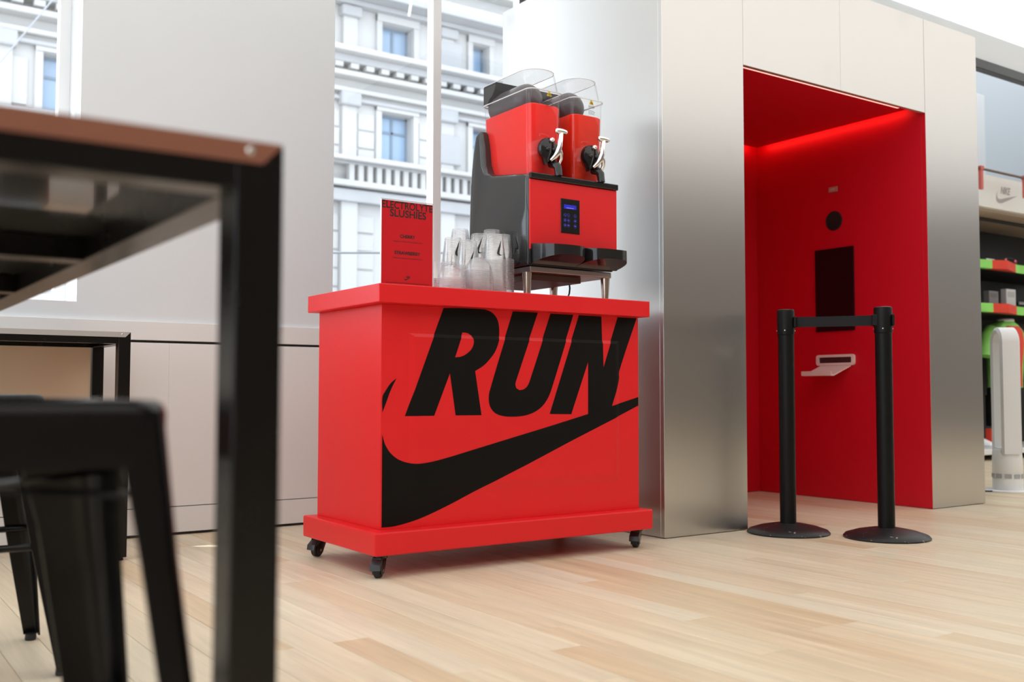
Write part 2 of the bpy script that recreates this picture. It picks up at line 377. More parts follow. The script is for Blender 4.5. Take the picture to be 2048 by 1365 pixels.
for (a, b, zb, zt) in wins:
    f = MB(); yy = .34
    f.box(a, b, yy, yy+.06, zt+4-.08, zt+4); f.box(a, b, yy, yy+.06, zb+4, zb+4+.06)
    for q in (a, b-.07): f.box(q, q+.07, yy, yy+.06, zb+4, zt+4)
    c = (a+b)/2
    if b-a > 1: f.box(c-.045, c+.045, yy-.01, yy+.06, zb+4, zt+4)
    if zb < 9: f.box(a, b, yy-.01, yy+.06, zb+4+(zt-zb)*.62, zb+4+(zt-zb)*.62+.08)
    fo = f.build('window', m_fframe, B)
    MB().box(a+.06, b-.06, yy+.03, yy+.05, zb+4+.05, zt+4-.07).build('pane', m_pane, fo)
    fb('window_surround', a-.22, a-.02, .0, .10, zb-.1, zt+.25); fb('window_surround', b+.02, b+.22, .0, .10, zb-.1, zt+.25)
    fb('lintel', a-.22, b+.22, .0, .14, zt+.02, zt+.28); fb('window_sill', a-.3, b+.3, 0, .22, zb-.16, zb-.02)
for z0, z1, d, m in ((11.47, 11.65, .9, m_stone), (11.22, 11.47, .55, m_stone2), (10.80, 10.98, .5, m_stone), (10.35, 10.5, .25, m_stone), (13.38, 13.60, 1.0, m_stone2), (13.6, 13.95, .7, m_stone), (13.22, 13.38, .4, m_stone2),
                     (8.02, 8.16, .7, m_stone), (7.95, 8.02, .45, m_stone2), (7.22, 7.42, .5, m_stone), (6.75, 7.15, .35, m_stone2), (10.08, 10.2, .2, m_stone2), (14.6, 15., .6, m_stone)):
    fb('cornice', -6, 40, 0, d, z0, z1, m, bev=.03)
for i in range(46):
    fb('dentil', 2.5+.55*i, 2.5+.55*i+.28, .3, .56, 11.04, 11.20, m_stone)
for i in range(18): fb('baluster', 14.1+.33*i, 14.1+.33*i+.18, .15, .4, 7.42, 7.95)
for xa in (4.0, 7.2, 12.6, 14.2, 17.9, 21.2):
    fb('pilaster', xa-.28, xa+.28, 0, .22, -4, 6.9); fb('pilaster', xa-.25, xa+.25, 0, .18, 8.16, 10.35); fb('pilaster', xa-.25, xa+.25, 0, .18, 11.65, 13.2)
    fb('capital', xa-.36, xa+.36, 0, .34, 9.9, 10.35, m_stone2, bev=.06); fb('capital', xa-.36, xa+.36, 0, .34, 12.85, 13.2, m_stone2, bev=.06)
for xa, w_ in ((18.0, .9), (21.6, .8)):
    for z0, z1 in ((11.8, 12.75), (8.45, 9.5)): fb('carved_panel', xa-w_/2, xa+w_/2, .1, .24, z0, z1, m_stone2, bev=.05)
for xa in (4.2, 6.6):
    for z0, z1 in ((8.4, 9.7),): fb('stone_panel', xa-.45, xa+.45, .0, .08, z0, z1, bev=.02)
# courses of large ashlar blocks, joints open
rng = random.Random(4)
for (za, zb_) in ((-2, 6.4), (8.0, 9.9)):
    z = za
    while z < zb_-.5:
        for (xa, xb) in ((9.9, 12.2), (12.9, 13.9), (14.55, 15.15), (16.85, 17.55)):
            fb('stone_block', xa, xb, 0, .05+rng.uniform(0, .02), z+.02, z+.56, bev=.015)
        z += .6
dd = rt.copy(); dd.z = 0; dd.normalize()
c0 = Vector((0, 0, CAM_H)) + (fw*F_PX + rt*(700-1024) - up*(506-682.5))*(9/F_PX)
tag(MB().tube([c0-dd*7, c0+dd*1.9], .010, 6).build('overhead_cable', mat('cable_grey', (.16, .19, .23), .6)), 'dark level cable crossing the street outside behind the menu sign', 'cable')
tag(MB().tube([at(-160, 310, 1, 20), at(0, 125, 1, 20), at(105, 0, 1, 20), at(230, -150, 1, 20)], .016, 6).build('overhead_cable', mat('cable_pale', (.35, .36, .4), .6)), 'thin slanting cable outside the window above the near table', 'cable')
tag(MB().tube([at(824, -60, 1, 20), at(823, 0, 1, 20), at(818, 32, 1, 20)], .022, 6).build('hanging_cable', mat('cable_white', (.9, .9, .9), .6)), 'short white cable hanging outside, high in the middle window', 'cable')

# ------------------------------------------------------------------ brushed metal booth with red recess
BK = thing('metal_booth', 'tall brushed metal booth with a red lit recess', 'booth', (3.033, 3.236, 0))
ox, oy = 3.033, 3.236
def bp(name, x0, x1, y0, y1, z0, z1, m, bev=.0015, label=None): return MB().box(x0-ox, x1-ox, y0-oy, y1-oy, z0, z1, bev, 1).build(name, m, BK, label=label)
TOP, OT, XL, XR, XE, YB = 2.681, 2.158, 3.549, 4.984, 5.492, 4.481
bp('front_panel', 3.033, XL-.0008, 3.236, 3.26, .003, TOP, m_brushed)
bp('header_panel', XL+.0008, 4.262, 3.236, 3.26, OT, TOP, m_brushed); bp('header_panel', 4.2636, XR-.0008, 3.236, 3.26, OT, TOP, m_brushed)
bp('recess_wall', XR+.0002, XR+.0024, 3.2365, 3.2608, .003, OT, m_niche, 0)
bp('front_panel', XR+.0026, XE, 3.236, 3.26, .003, TOP, m_brushed)
bp('side_panel', 3.0332, 3.057, 3.2605, YB, .003, TOP, m_brushed); bp('side_panel', XE-.024, XE-.0002, 3.2605, YB, .003, TOP, m_brushed)
bp('top_panel', 3.058, XE-.025, 3.262, YB, TOP-.03, TOP-.002, m_brushed)
bp('recess_wall', XL-.05, XL-.0005, 3.261, YB, .002, 2.42, m_niche); bp('recess_wall', XR+.0005, XR+.05, 3.261, YB, .002, 2.42, m_niche)
bp('recess_wall', XL-.0, XR+.0, 4.44, YB, .002, 2.42, m_niche); bp('recess_roof', XL-.05, XR+.05, 3.262, YB, 2.42, 2.45, m_niche)
bp('floating_ceiling', XL+.03, XR-.055, 3.32, 4.385, 2.185, 2.205, m_niche)
m_led = mat('red_led', (.9, .3, .25), .5, emit=(1, .10, .07), estr=18)
bp('led_strip', XR-.0548, XR-.0515, 3.34, 4.38, 2.190, 2.2, m_led, 0)
bp('led_strip', XL+.05, XR-.06, 4.3853, 4.3885, 2.190, 2.2, m_led, 0)
m_led2 = mat('pink_led', (.9, .5, .45), .5, emit=(1, .50, .42), estr=1.3)
bp('led_strip', XL+.002, 4.80, 3.268, 3.282, 2.163, 2.172, m_led2, 0, 'pale pink glowing strip under the header')
# fittings on the recess wall
tx = XR
scr = thing('wall_screen', 'tall black screen set in the red recess wall', 'screen', (tx, 3.845, 1.235))
MB().box(-.012, 0, -.136, .136, -.246, .246, .002).build('bezel', mat('screen_glass', (.006, .004, .005), .12), scr)
MB().box(-.0125, -.0119, -.125, .125, -.235, .235).build('display', mat('screen_off', (.004, .003, .004), .08), scr)
sp = thing('round_speaker', 'round black grille in the red wall above the screen', 'speaker', (tx, 3.846, 1.646))
MB().lathe([(.058, 0), (.058, -.004), (.052, -.006), (.05, -.002), (.0, -.002)], n=32, axis='x').build('grille', mat('grille_black', (.004, .004, .004), .7), sp, 40)
sn = thing('wall_sensor', 'small beige sensor plate high on the red recess wall', 'sensor', (tx, 3.847, 1.834))
MB().box(-.008, 0, -.032, .032, -.016, .016, .004).build('plate', mat('beige_plastic', (.40, .22, .18), .5), sn)
MB().box(-.010, -.008, -.02, .02, -.008, .008, .001).build('lens', mat('sensor_lens', (.55, .33, .28), .2), sn)
tr = thing('photo_tray', 'white slot with a sloping white tray on the red wall', 'tray', (tx, 3.846, .818))
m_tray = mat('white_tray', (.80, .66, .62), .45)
f = MB(); fr_o = rrect(-.135, .135, -.032, .032, .016); fr_i = rrect(-.115, .115, -.017, .017, .006)
f.loft([[(-.014, p[0], p[1]) for p in fr_o], [(-.014, p[0], p[1]) for p in fr_i], [(-.004, p[0], p[1]) for p in fr_i]], caps=False)
f.loft([[(-.014, p[0], p[1]) for p in fr_o], [(0, p[0], p[1]) for p in fr_o]], caps=False); f.build('slot_frame', m_tray, tr, 40)
MB().box(-.005, -.001, -.117, .117, -.02, .02).build('slot', mat('slot_dark', (.05, .012, .014), .6), tr)
f = MB(); f.prism([(-.002, -.030), (-.16, -.088), (-.178, -.086), (-.180, -.068), (-.186, -.068), (-.185, -.094), (-.160, -.096), (-.002, -.038)], 'y', -.105, .105); f.build('sloping_shelf', m_tray, tr)

# ------------------------------------------------------------------ red kiosk on casters
K = thing('kiosk_counter', 'red wooden kiosk counter on casters with black running lettering', 'counter', (2.19, 3.38, 0))
kx, ky = 2.19, 3.38
BX0, BX1, BY0, BY1 = 1.6145, 2.787, 3.125, 3.645
MB().box(1.575-kx, 2.800-kx, 3.067-ky, 3.666-ky, .9325, .9966, .003).build('countertop', m_red, K)
MB().box(1.5655-kx, 2.809-kx, 3.065-ky, 3.668-ky, .0785, .158, .006).build('plinth', m_red, K)
MB().box(BX0-kx, BX0+.004-kx, BY0+.0065-ky, BY1-ky, .1582, .9323, .001).build('side_board', m_red, K)
MB().box(BX1-.004-kx, BX1-kx, BY0+.0065-ky, BY1-ky, .1582, .9323, .001).build('side_board', m_red, K)
MB().box(BX0+.0042-kx, BX1-.0042-kx, BY0+.012-ky, BY1-ky, .1583, .9322).build('carcass', m_red, K)
# front board with a raised and chamfered field
PO = (1.7215, 2.684, .267, .834); PI_ = (1.745, 2.664, .300, .822); RAISE = .005
def relief(x, z):
    d = min((x-PO[0])/(PI_[0]-PO[0]), (PO[1]-x)/(PO[1]-PI_[1]), (z-PO[2])/(PI_[2]-PO[2]), (PO[3]-z)/(PO[3]-PI_[3]))
    return RAISE*max(0., min(1., d))
f = MB(); bm = f.bm; yb = BY0-ky
def V(x, z, lift): return bm.verts.new((x-kx, yb-lift, z))
o4 = [V(x, z, 0) for x, z in ((BX0, .1585), (BX1, .1585), (BX1, .932), (BX0, .932))]
m4 = [V(x, z, 0) for x, z in ((PO[0], PO[2]), (PO[1], PO[2]), (PO[1], PO[3]), (PO[0], PO[3]))]
i4 = [V(x, z, RAISE) for x, z in ((PI_[0], PI_[2]), (PI_[1], PI_[2]), (PI_[1], PI_[3]), (PI_[0], PI_[3]))]
b4 = [bm.verts.new((x-kx, yb+.006, z)) for x, z in ((BX0, .1585), (BX1, .1585), (BX1, .932), (BX0, .932))]
for A, Bq in ((o4, m4), (m4, i4), (b4, o4)):
    for k in range(4): bm.faces.new((A[k], A[(k+1) % 4], Bq[(k+1) % 4], Bq[k]))
bm.faces.new(i4); bm.faces.new(b4[::-1]); bmesh.ops.recalc_face_normals(bm, faces=bm.faces[:])
fboard = f.build('front_board', m_red, K)
R_ = [(1.8613, 0.9291), (1.9262, 0.9315), (2.0141, 0.9325), (2.0489, 0.9295), (2.0741, 0.9187), (2.0923, 0.8996), (2.1005, 0.872), (2.1016, 0.8425), (2.0945, 0.8086), (2.0794, 0.7762), (2.0564, 0.7489), (2.0296, 0.7251), (1.9931, 0.7047), (2.0212, 0.5440), (1.9106, 0.5445), (1.8861, 0.6953), (1.8221, 0.5445), (1.7073, 0.5445)]
Rh = [(1.941, 0.8438), (1.9633, 0.8421), (1.979, 0.8335), (1.9869, 0.8172), (1.985, 0.7989), (1.9753, 0.7821), (1.9578, 0.7677), (1.9346, 0.7565), (1.9077, 0.7527)]
U_ = [(2.163, 0.9305), (2.2789, 0.9308), (2.1767, 0.6747), (2.1716, 0.6576), (2.1757, 0.6432), (2.1892, 0.6356), (2.208, 0.6382), (2.2268, 0.6511), (2.2395, 0.6751), (2.3394, 0.930), (2.4503, 0.930), (2.3391, 0.6367), (2.3206, 0.602), (2.2948, 0.5736), (2.2585, 0.5524), (2.2133, 0.5401), (2.1614, 0.5366), (2.1153, 0.5397), (2.081, 0.551), (2.0609, 0.5712), (2.0528, 0.5987), (2.0567, 0.632)]
N_ = [(2.4785, 0.930), (2.5928, 0.930), (2.5989, 0.7266), (2.677, 0.9303), (2.7793, 0.9305), (2.6842, 0.7105), (2.6828, 0.6784), (2.6418, 0.5728), (2.5195, 0.5417), (2.5202, 0.747), (2.4359, 0.5426), (2.3314, 0.5447)]
SW = [(2.786, 0.6085), (2.6835, 0.5826), (2.6418, 0.5728), (2.5195, 0.5425), (2.3357, 0.4990), (2.1257, 0.4514), (1.9766, 0.4173), (1.8715, 0.3936), (1.7972, 0.3805), (1.7426, 0.3785), (1.6888, 0.3924), (1.6533, 0.417), (1.6310, 0.4489), (1.6197, 0.4824), (1.6197, 0.3911), (1.6197, 0.2753), (1.6197, 0.166), (1.6728, 0.1676), (1.7619, 0.1846), (1.8723, 0.2209), (2.0259, 0.281), (2.229, 0.3577), (2.4457, 0.4431), (2.6534, 0.5219), (2.786, 0.5737)]
TL = [(1.6734, 0.6756), (1.6515, 0.659), (1.6324, 0.6339), (1.6197, 0.6121), (1.6197, 0.5577), (1.6344, 0.5926), (1.6516, 0.6355)]
def smooth(P, lim=34, n=5):
    P = [Vector(p) for p in P]; N = len(P); out = []
    def turn(i):
        a, b = P[i]-P[i-1], P[(i+1) % N]-P[i]
        return math.degrees(a.angle(b)) if a.length > 1e-6 and b.length > 1e-6 else 180
    for i in range(N):
        p0, p1, p2, p3 = P[i-1], P[i], P[(i+1) % N], P[(i+2) % N]; out.append(p1)
        t1, t2 = turn(i) < lim, turn((i+1) % N) < lim
        if not (t1 or t2) or (turn(i) < 1.5 and turn((i+1) % N) < 1.5): continue
        d = (p2-p1).length
        m1 = (p2-p0).normalized()*d if t1 else (p2-p1); m2 = (p3-p1).normalized()*d if t2 else (p2-p1)
        for k in range(1, n):
            t = k/n; out.append(p1*(2*t**3-3*t*t+1)+m1*(t**3-2*t*t+t)+p2*(-2*t**3+3*t*t)+m2*(t**3-t*t))
    return [(p.x, p.y) for p in out]
def vinyl(name, outer, hole=None):
    outer = smooth(outer); hole = smooth(hole) if hole else None
    f = MB(); bm = f.bm; es = []
    for L in (outer, hole) if hole else (outer,):
        vs = [bm.verts.new((x-kx, 0, z)) for x, z in L]
        es += [bm.edges.new((vs[i], vs[(i+1) % len(vs)])) for i in range(len(vs))]
    bmesh.ops.triangle_fill(bm, use_beauty=True, use_dissolve=False, edges=es, normal=(0, -1, 0))
    for q, ax in ((PO[0]-kx, 0), (PO[1]-kx, 0), (PI_[0]-kx, 0), (PI_[1]-kx, 0), (PO[2], 2), (PO[3], 2), (PI_[2], 2), (PI_[3], 2)):
        no = (1, 0, 0) if ax == 0 else (0, 0, 1); co = (q, 0, 0) if ax == 0 else (0, 0, q)
        bmesh.ops.bisect_plane(bm, geom=bm.verts[:]+bm.edges[:]+bm.faces[:], plane_co=co, plane_no=no)
    for (a, b), (c, d) in zip(((PO[0], PO[2]), (PO[1], PO[2]), (PO[1], PO[3]), (PO[0], PO[3])), ((PI_[0], PI_[2]), (PI_[1], PI_[2]), (PI_[1], PI_[3]), (PI_[0], PI_[3]))):
        t = Vector((c-a, 0, d-b)).normalized()
        bmesh.ops.bisect_plane(bm, geom=bm.verts[:]+bm.edges[:]+bm.faces[:], plane_co=(a-kx, 0, b), plane_no=(-t.z, 0, t.x))
    for v in bm.verts: v.co.y = yb - relief(v.co.x+kx, v.co.z) - .0006
    bmesh.ops.recalc_face_normals(bm, faces=bm.faces[:])
    for fc in bm.faces:
        if fc.normal.y > 0: fc.normal_flip()
    return f.build(name, m_vinyl, fboard)
vinyl('letter', R_, Rh); vinyl('letter', U_); vinyl('letter', N_); vinyl('swoosh', SW); vinyl('swoosh', TL)
def caster(x, y, rz):
    e = bpy.data.objects.new('caster', None); COL.objects.link(e); e.parent = K; e.location = (x-kx, y-ky, 0); e.rotation_euler = (0, 0, rz); e.empty_display_size = .05
    h = MB()
    h.lathe([(.026, .066), (.026, .0775), (.020, .0785)], c=(.0, 0.018, 0), n=20)
    for s_ in (-1, 1): h.prism([(-.012, .012), (.014, .014), (.036, .058), (.034, .070), (-.012, .070), (-.022, .045)], 'x', s_*.015-.0025, s_*.015+.0025, .0012)
    h.box(-.0175, .0175, -.012, .036, .058, .069, .003)
    h.build('fork', m_gloss, e, 40)
    MB().lathe([(.008, -.0115), (.022, -.0115), (.0255, -.008), (.0255, .008), (.022, .0115), (.008, .0115)], c=(0, 0, .0256), n=24, axis='x').build('wheel', m_rubber, e, 40)
    MB().lathe([(.0055, -.0195), (.0055, .0195)], c=(0, 0, .0256), n=12, axis='x').build('axle', m_steel, e, 30)
    b = MB(); b.prism([(-.010, .066), (-.034, .048), (-.038, .030), (-.033, .027), (-.026, .040), (-.012, .052)], 'x', -.019, .019, .002); b.build('brake_pedal', mat('worn_pedal', (.03, .033, .038), .35), e, 30)
caster(1.6021, 3.1123, -.80); caster(2.7744, 3.132, -.95); caster(1.6156, 3.6918-.045, -1.15); caster(2.76, 3.62, .9)

# ------------------------------------------------------------------ menu sign
SG = thing('menu_sign', 'red slushie menu in a clear stand on the kiosk corner', 'sign', (1.7005, 3.10, .9966))
m_card = mat('red_card', (.74, .008, .018), .55, 0, .15); m_ink = mat('black_ink', (.012, .006, .006), .5)
MB().box(-.1005, .1005, .0015, .0030, .004, .2935).build('card', m_card, SG)
a = MB(); a.box(-.1030, .1030, -.0022, .0012, .0005, .2965, .0006, 1); a.box(-.1030, .1030, .0034, .0062, .0005, .2965, .0006, 1); a.prism([(.006, .0005), (.075, .0005), (.075, .0035), (.006, .0035)], 'x', -.103, .103); a.build('acrylic_holder', m_acrylic, SG)
m_edge = mat('acrylic_edge', (.8, .82, .84), .3)
e_ = MB()
for xa in (-.1042, .1030): e_.box(xa, xa+.0012, -.0022, .0062, .0005, .2972)
e_.box(-.1042, .1042, -.0022, .0062, .2965, .2977); e_.build('holder_edge', m_edge, SG)
ty = .0006
text('lettering', 'ELECTROLYTE', m_ink, SG, (0, ty, .2655), w=.1985, h=.0265, bold=.018)
text('lettering', 'SLUSHIES', m_ink, SG, (0.002, ty, .2375), w=.143, h=.0265, bold=.02)
text('lettering', 'CHERRY', m_ink, SG, (0.000, ty, .1655), w=.060, h=.0125, bold=.03)
text('lettering', 'STRAWBERRY', m_ink, SG, (0.000, ty, .1075), w=.102, h=.0125, bold=.03)
text('small_print', 'Vegetarian, Gluten Free and Dairy Free', m_ink, SG, (0, ty, .1505), w=.116, h=.0052, bold=.01)
text('small_print', 'Vegetarian, Gluten Free and Dairy Free', m_ink, SG, (0, ty, .0925), w=.116, h=.0052, bold=.01)
text('logo_lettering', 'NIKE', m_ink, SG, (.003, ty, .0275), w=.017, h=.0065, bold=.03, shear=.3)
f = MB(); vs = [f.bm.verts.new((-.011+.023*u, ty, .0185+.0235*v)) for u, v in SWOOSH[:-1]]; es = [f.bm.edges.new((vs[i], vs[(i+1) % len(vs)])) for i in range(len(vs))]
bmesh.ops.triangle_fill(f.bm, use_beauty=True, edges=es); f.build('swoosh', m_ink, SG)
f = MB(); rg = random.Random(2); xx = -.085
while xx < .08:
    w_ = rg.uniform(.004, .012); f.box(xx, xx+w_, ty-.0001, ty+.0001, .0085, .0097); xx += w_+.0015
o = f.build('fine_print', m_ink, SG); o['kind'] = 'stuff'

# ------------------------------------------------------------------ slush machine
CT = .9966
mx0, mx1, my0, my1 = 2.287, 2.729, 3.20, 3.642
SM = thing('slush_machine', 'black and red twin bowl slush machine on the kiosk', 'drinks machine', (2.508, 3.42, CT))
ax, ay, az = 2.508, 3.42, CT
def L3(p): return (p[0]-ax, p[1]-ay, p[2]-az)
m_mblk = mat('charcoal_gloss_plastic', (.020, .021, .022), .07, 0, .5, coat=.4)
prof = [(3.203, 1.123), (3.199, 1.30), (3.2, 1.470), (3.214, 1.485), (3.30, 1.500), (3.46, 1.522), (3.505, 1.538), (3.524, 1.580), (3.532, 1.66), (3.545, 1.715), (3.560, 1.726), (3.590, 1.712), (3.612, 1.64), (3.632, 1.50), (3.642, 1.30), (3.642, 1.17), (3.636, 1.140), (3.60, 1.118)]
f = MB(); pr = [(y-ay, z-az) for y, z in prof]
cyc = sum(p[0] for p in pr)/len(pr); czc = sum(p[1] for p in pr)/len(pr)
def ins(t):
    out = []
    n = len(pr)
    for i in range(n):
        p0, p1, p2 = Vector(pr[i-1]), Vector(pr[i]), Vector(pr[(i+1) % n]); d = ((p1-p0).normalized()+(p2-p1).normalized()).normalized()
        nn = Vector((-d.y, d.x)); q = p1+nn*t if (Vector((cyc, czc))-p1).dot(nn) > 0 else p1+nn*t
        out.append((q.x, q.y))
    return out
area = sum(pr[i-1][0]*pr[i][1]-pr[i][0]*pr[i-1][1] for i in range(len(pr))); sg = 1 if area > 0 else -1
rb = .020; loops = []
for xa, s_ in ((mx0-ax, 1), (mx1-ax, -1)):
    L_ = []
    for k in range(5):
        t = PI/2*k/4; L_.append((xa+s_*rb*(1-math.cos(PI/2-t) if False else 1-math.sin(t)), rb*(1-math.cos(t))))
    loops.append(L_)
seq = [(x_, i_) for x_, i_ in [(mx0-ax+rb*(1-math.sin(PI/2*k/4)), rb*(1-math.cos(PI/2*k/4))) for k in range(4, -1, -1)]]
seq2 = [(mx1-ax-rb*(1-math.sin(PI/2*k/4)), rb*(1-math.cos(PI/2*k/4))) for k in range(0, 5)]
f.loft([[(x_, p[0], p[1]) for p in ins(sg*i_)] for x_, i_ in seq+seq2])
f.build('body', m_mblk, SM, 50)
fp = MB(); x0, x1 = mx0+.004-ax, mx1+.004-ax
fp.box(x0, x1, 3.192-ay, 3.2005-ay, 1.185-az, 1.462-az, .0015, 1); FPN = fp.build('front_panel', m_red, SM)
MB().box(mx0+.003-ax, mx1+.006-ax, 3.182-ay, 3.2-ay, 1.4625-az, 1.487-az, .004).box(mx0+.022-ax, mx1+.004-ax, 3.195-ay, 3.30-ay, 1.466-az, 1.4865-az, .003).build('trim_strip', m_gloss, SM)
MB().box(mx0+.002-ax, mx1+.002-ax, 3.189-ay, 3.20-ay, 1.128-az, 1.1848-az, .001).build('lower_front', m_gloss, SM)
# keypad
KP = MB().box(2.4405-ax, 2.5355-ax, 3.1895-ay, 3.1925-ay, 1.262-az, 1.400-az, .001, 1).build('keypad', mat('keypad_black', (.004, .004, .005), .2), FPN)
m_lcd = mat('lcd_blue', (.01, .01, .2), .3, emit=(.010, .010, .50), estr=.8); m_glow = mat('key_glow', (.1, .1, .5), .4, emit=(.10, .09, .95), estr=.9); m_glowd = mat('key_ring_glow', (.05, .05, .3), .4, emit=(.03, .03, .30), estr=.6)
MB().box(2.455-ax, 2.5175-ax, 3.1886-ay, 3.1895-ay, 1.360-az, 1.3765-az).build('display', m_lcd, FPN)
f = MB()
for i in range(9): f.box(2.467+.0042*i-ax, 2.470+.0042*i-ax, 3.1883-ay, 3.1886-ay, 1.3625-az, 1.3645-az)
f.build('display_text', mat('lcd_text', (.4, .4, .6), .4, emit=(.25, .25, .8), estr=.6), FPN)
for ix, kxp in enumerate((2.4605, 2.4775, 2.5115)):
    for iz, kz in enumerate((1.334, 1.3135, 1.293)):
        f = MB(); f.lathe([(.0072, -.0006), (.0062, -.0006)], c=(kxp-ax, 3.1893-ay, kz-az), n=20, axis='y', caps=False); f.build('button_ring', m_glowd, FPN)
        f = MB()
        if iz == 1 and ix < 2: f.lathe([(.0022, 0), (.0022, -.0006)], c=(kxp-ax, 3.1893-ay, kz-az), n=10, axis='y')
        elif iz == 0: f.prism([(kxp-.004-ax, kz+.002-az), (kxp+.001-ax, kz-.0005-az), (kxp+.004-ax, kz-.003-az), (kxp-.001-ax, kz+.0005-az)], 'y', 3.1886-ay, 3.1894-ay)
        else: f.prism([(kxp-.004-ax, kz-az), (kxp-.001-ax, kz+.0022-az), (kxp+.0038-ax, kz+.001-az), (kxp+.003-ax, kz-.0016-az)], 'y', 3.1886-ay, 3.1894-ay)
        f.build('button', m_glow, FPN)
# drip trays
for xa, xb in ((2.296, 2.508), (2.510, 2.726)):
    f = MB(); cx_ = (xa+xb)/2; hw = (xb-xa)/2; pts = []
    for k in range(25):
        a = PI+PI*k/24; pts.append((cx_+hw*math.copysign(abs(math.cos(a))**.75, math.cos(a)), 3.186+.122*math.copysign(abs(math.sin(a))**.8, math.sin(a))))
    pts = [(xa, 3.1915)]+pts+[(xb, 3.1915)]
    def rim(z, s_=1., dz=0): return [((cx_+(p[0]-cx_)*s_)-ax, 3.1915+(p[1]-3.1915)*s_-ay, z-az+dz*(3.1915-p[1])/.127) for p in pts]
    f.loft([rim(1.128, 1, .028), rim(1.2060, 1., -.012)], caps=False)
    f.loft([rim(1.2060, 1., -.012), rim(1.2060, .95, -.012), rim(1.19, .95, -.012)], caps=False)
    f.bm.faces.new([f.bm.verts.new(p) for p in rim(1.19, .95, -.012)]); f.bm.faces.new([f.bm.verts.new(p) for p in rim(1.128, 1, .028)])
    bmesh.ops.recalc_face_normals(f.bm, faces=f.bm.faces[:])
    f.build('drip_tray', m_gloss, SM, 35)
# underside and legs
MB().box(mx0+.015-ax, mx1-.015-ax, 3.205-ay, 3.615-ay, 1.098-az, 1.121-az, .003).build('base_plate', mat('base_steel', (.42, .36, .36), .3, .9), SM)
MB().box(mx0+.05-ax, mx1-.14-ax, 3.25-ay, 3.63-ay, 1.072-az, 1.0975-az, .002).build('filter_tray', mat('filter_tray', (.12, .07, .06), .4, .6), SM)
for lx, ly in ((2.3075, 3.235), (2.7045, 3.235), (2.3075, 3.59), (2.7045, 3.59)):
    MB().lathe([(.0125, 0), (.013, .004), (.0185, .088), (.0195, .1015)], c=(lx-ax, ly-ay, 0), n=20).build('leg', mat('leg_steel', (.60, .50, .43), .2, 1), SM, 40)
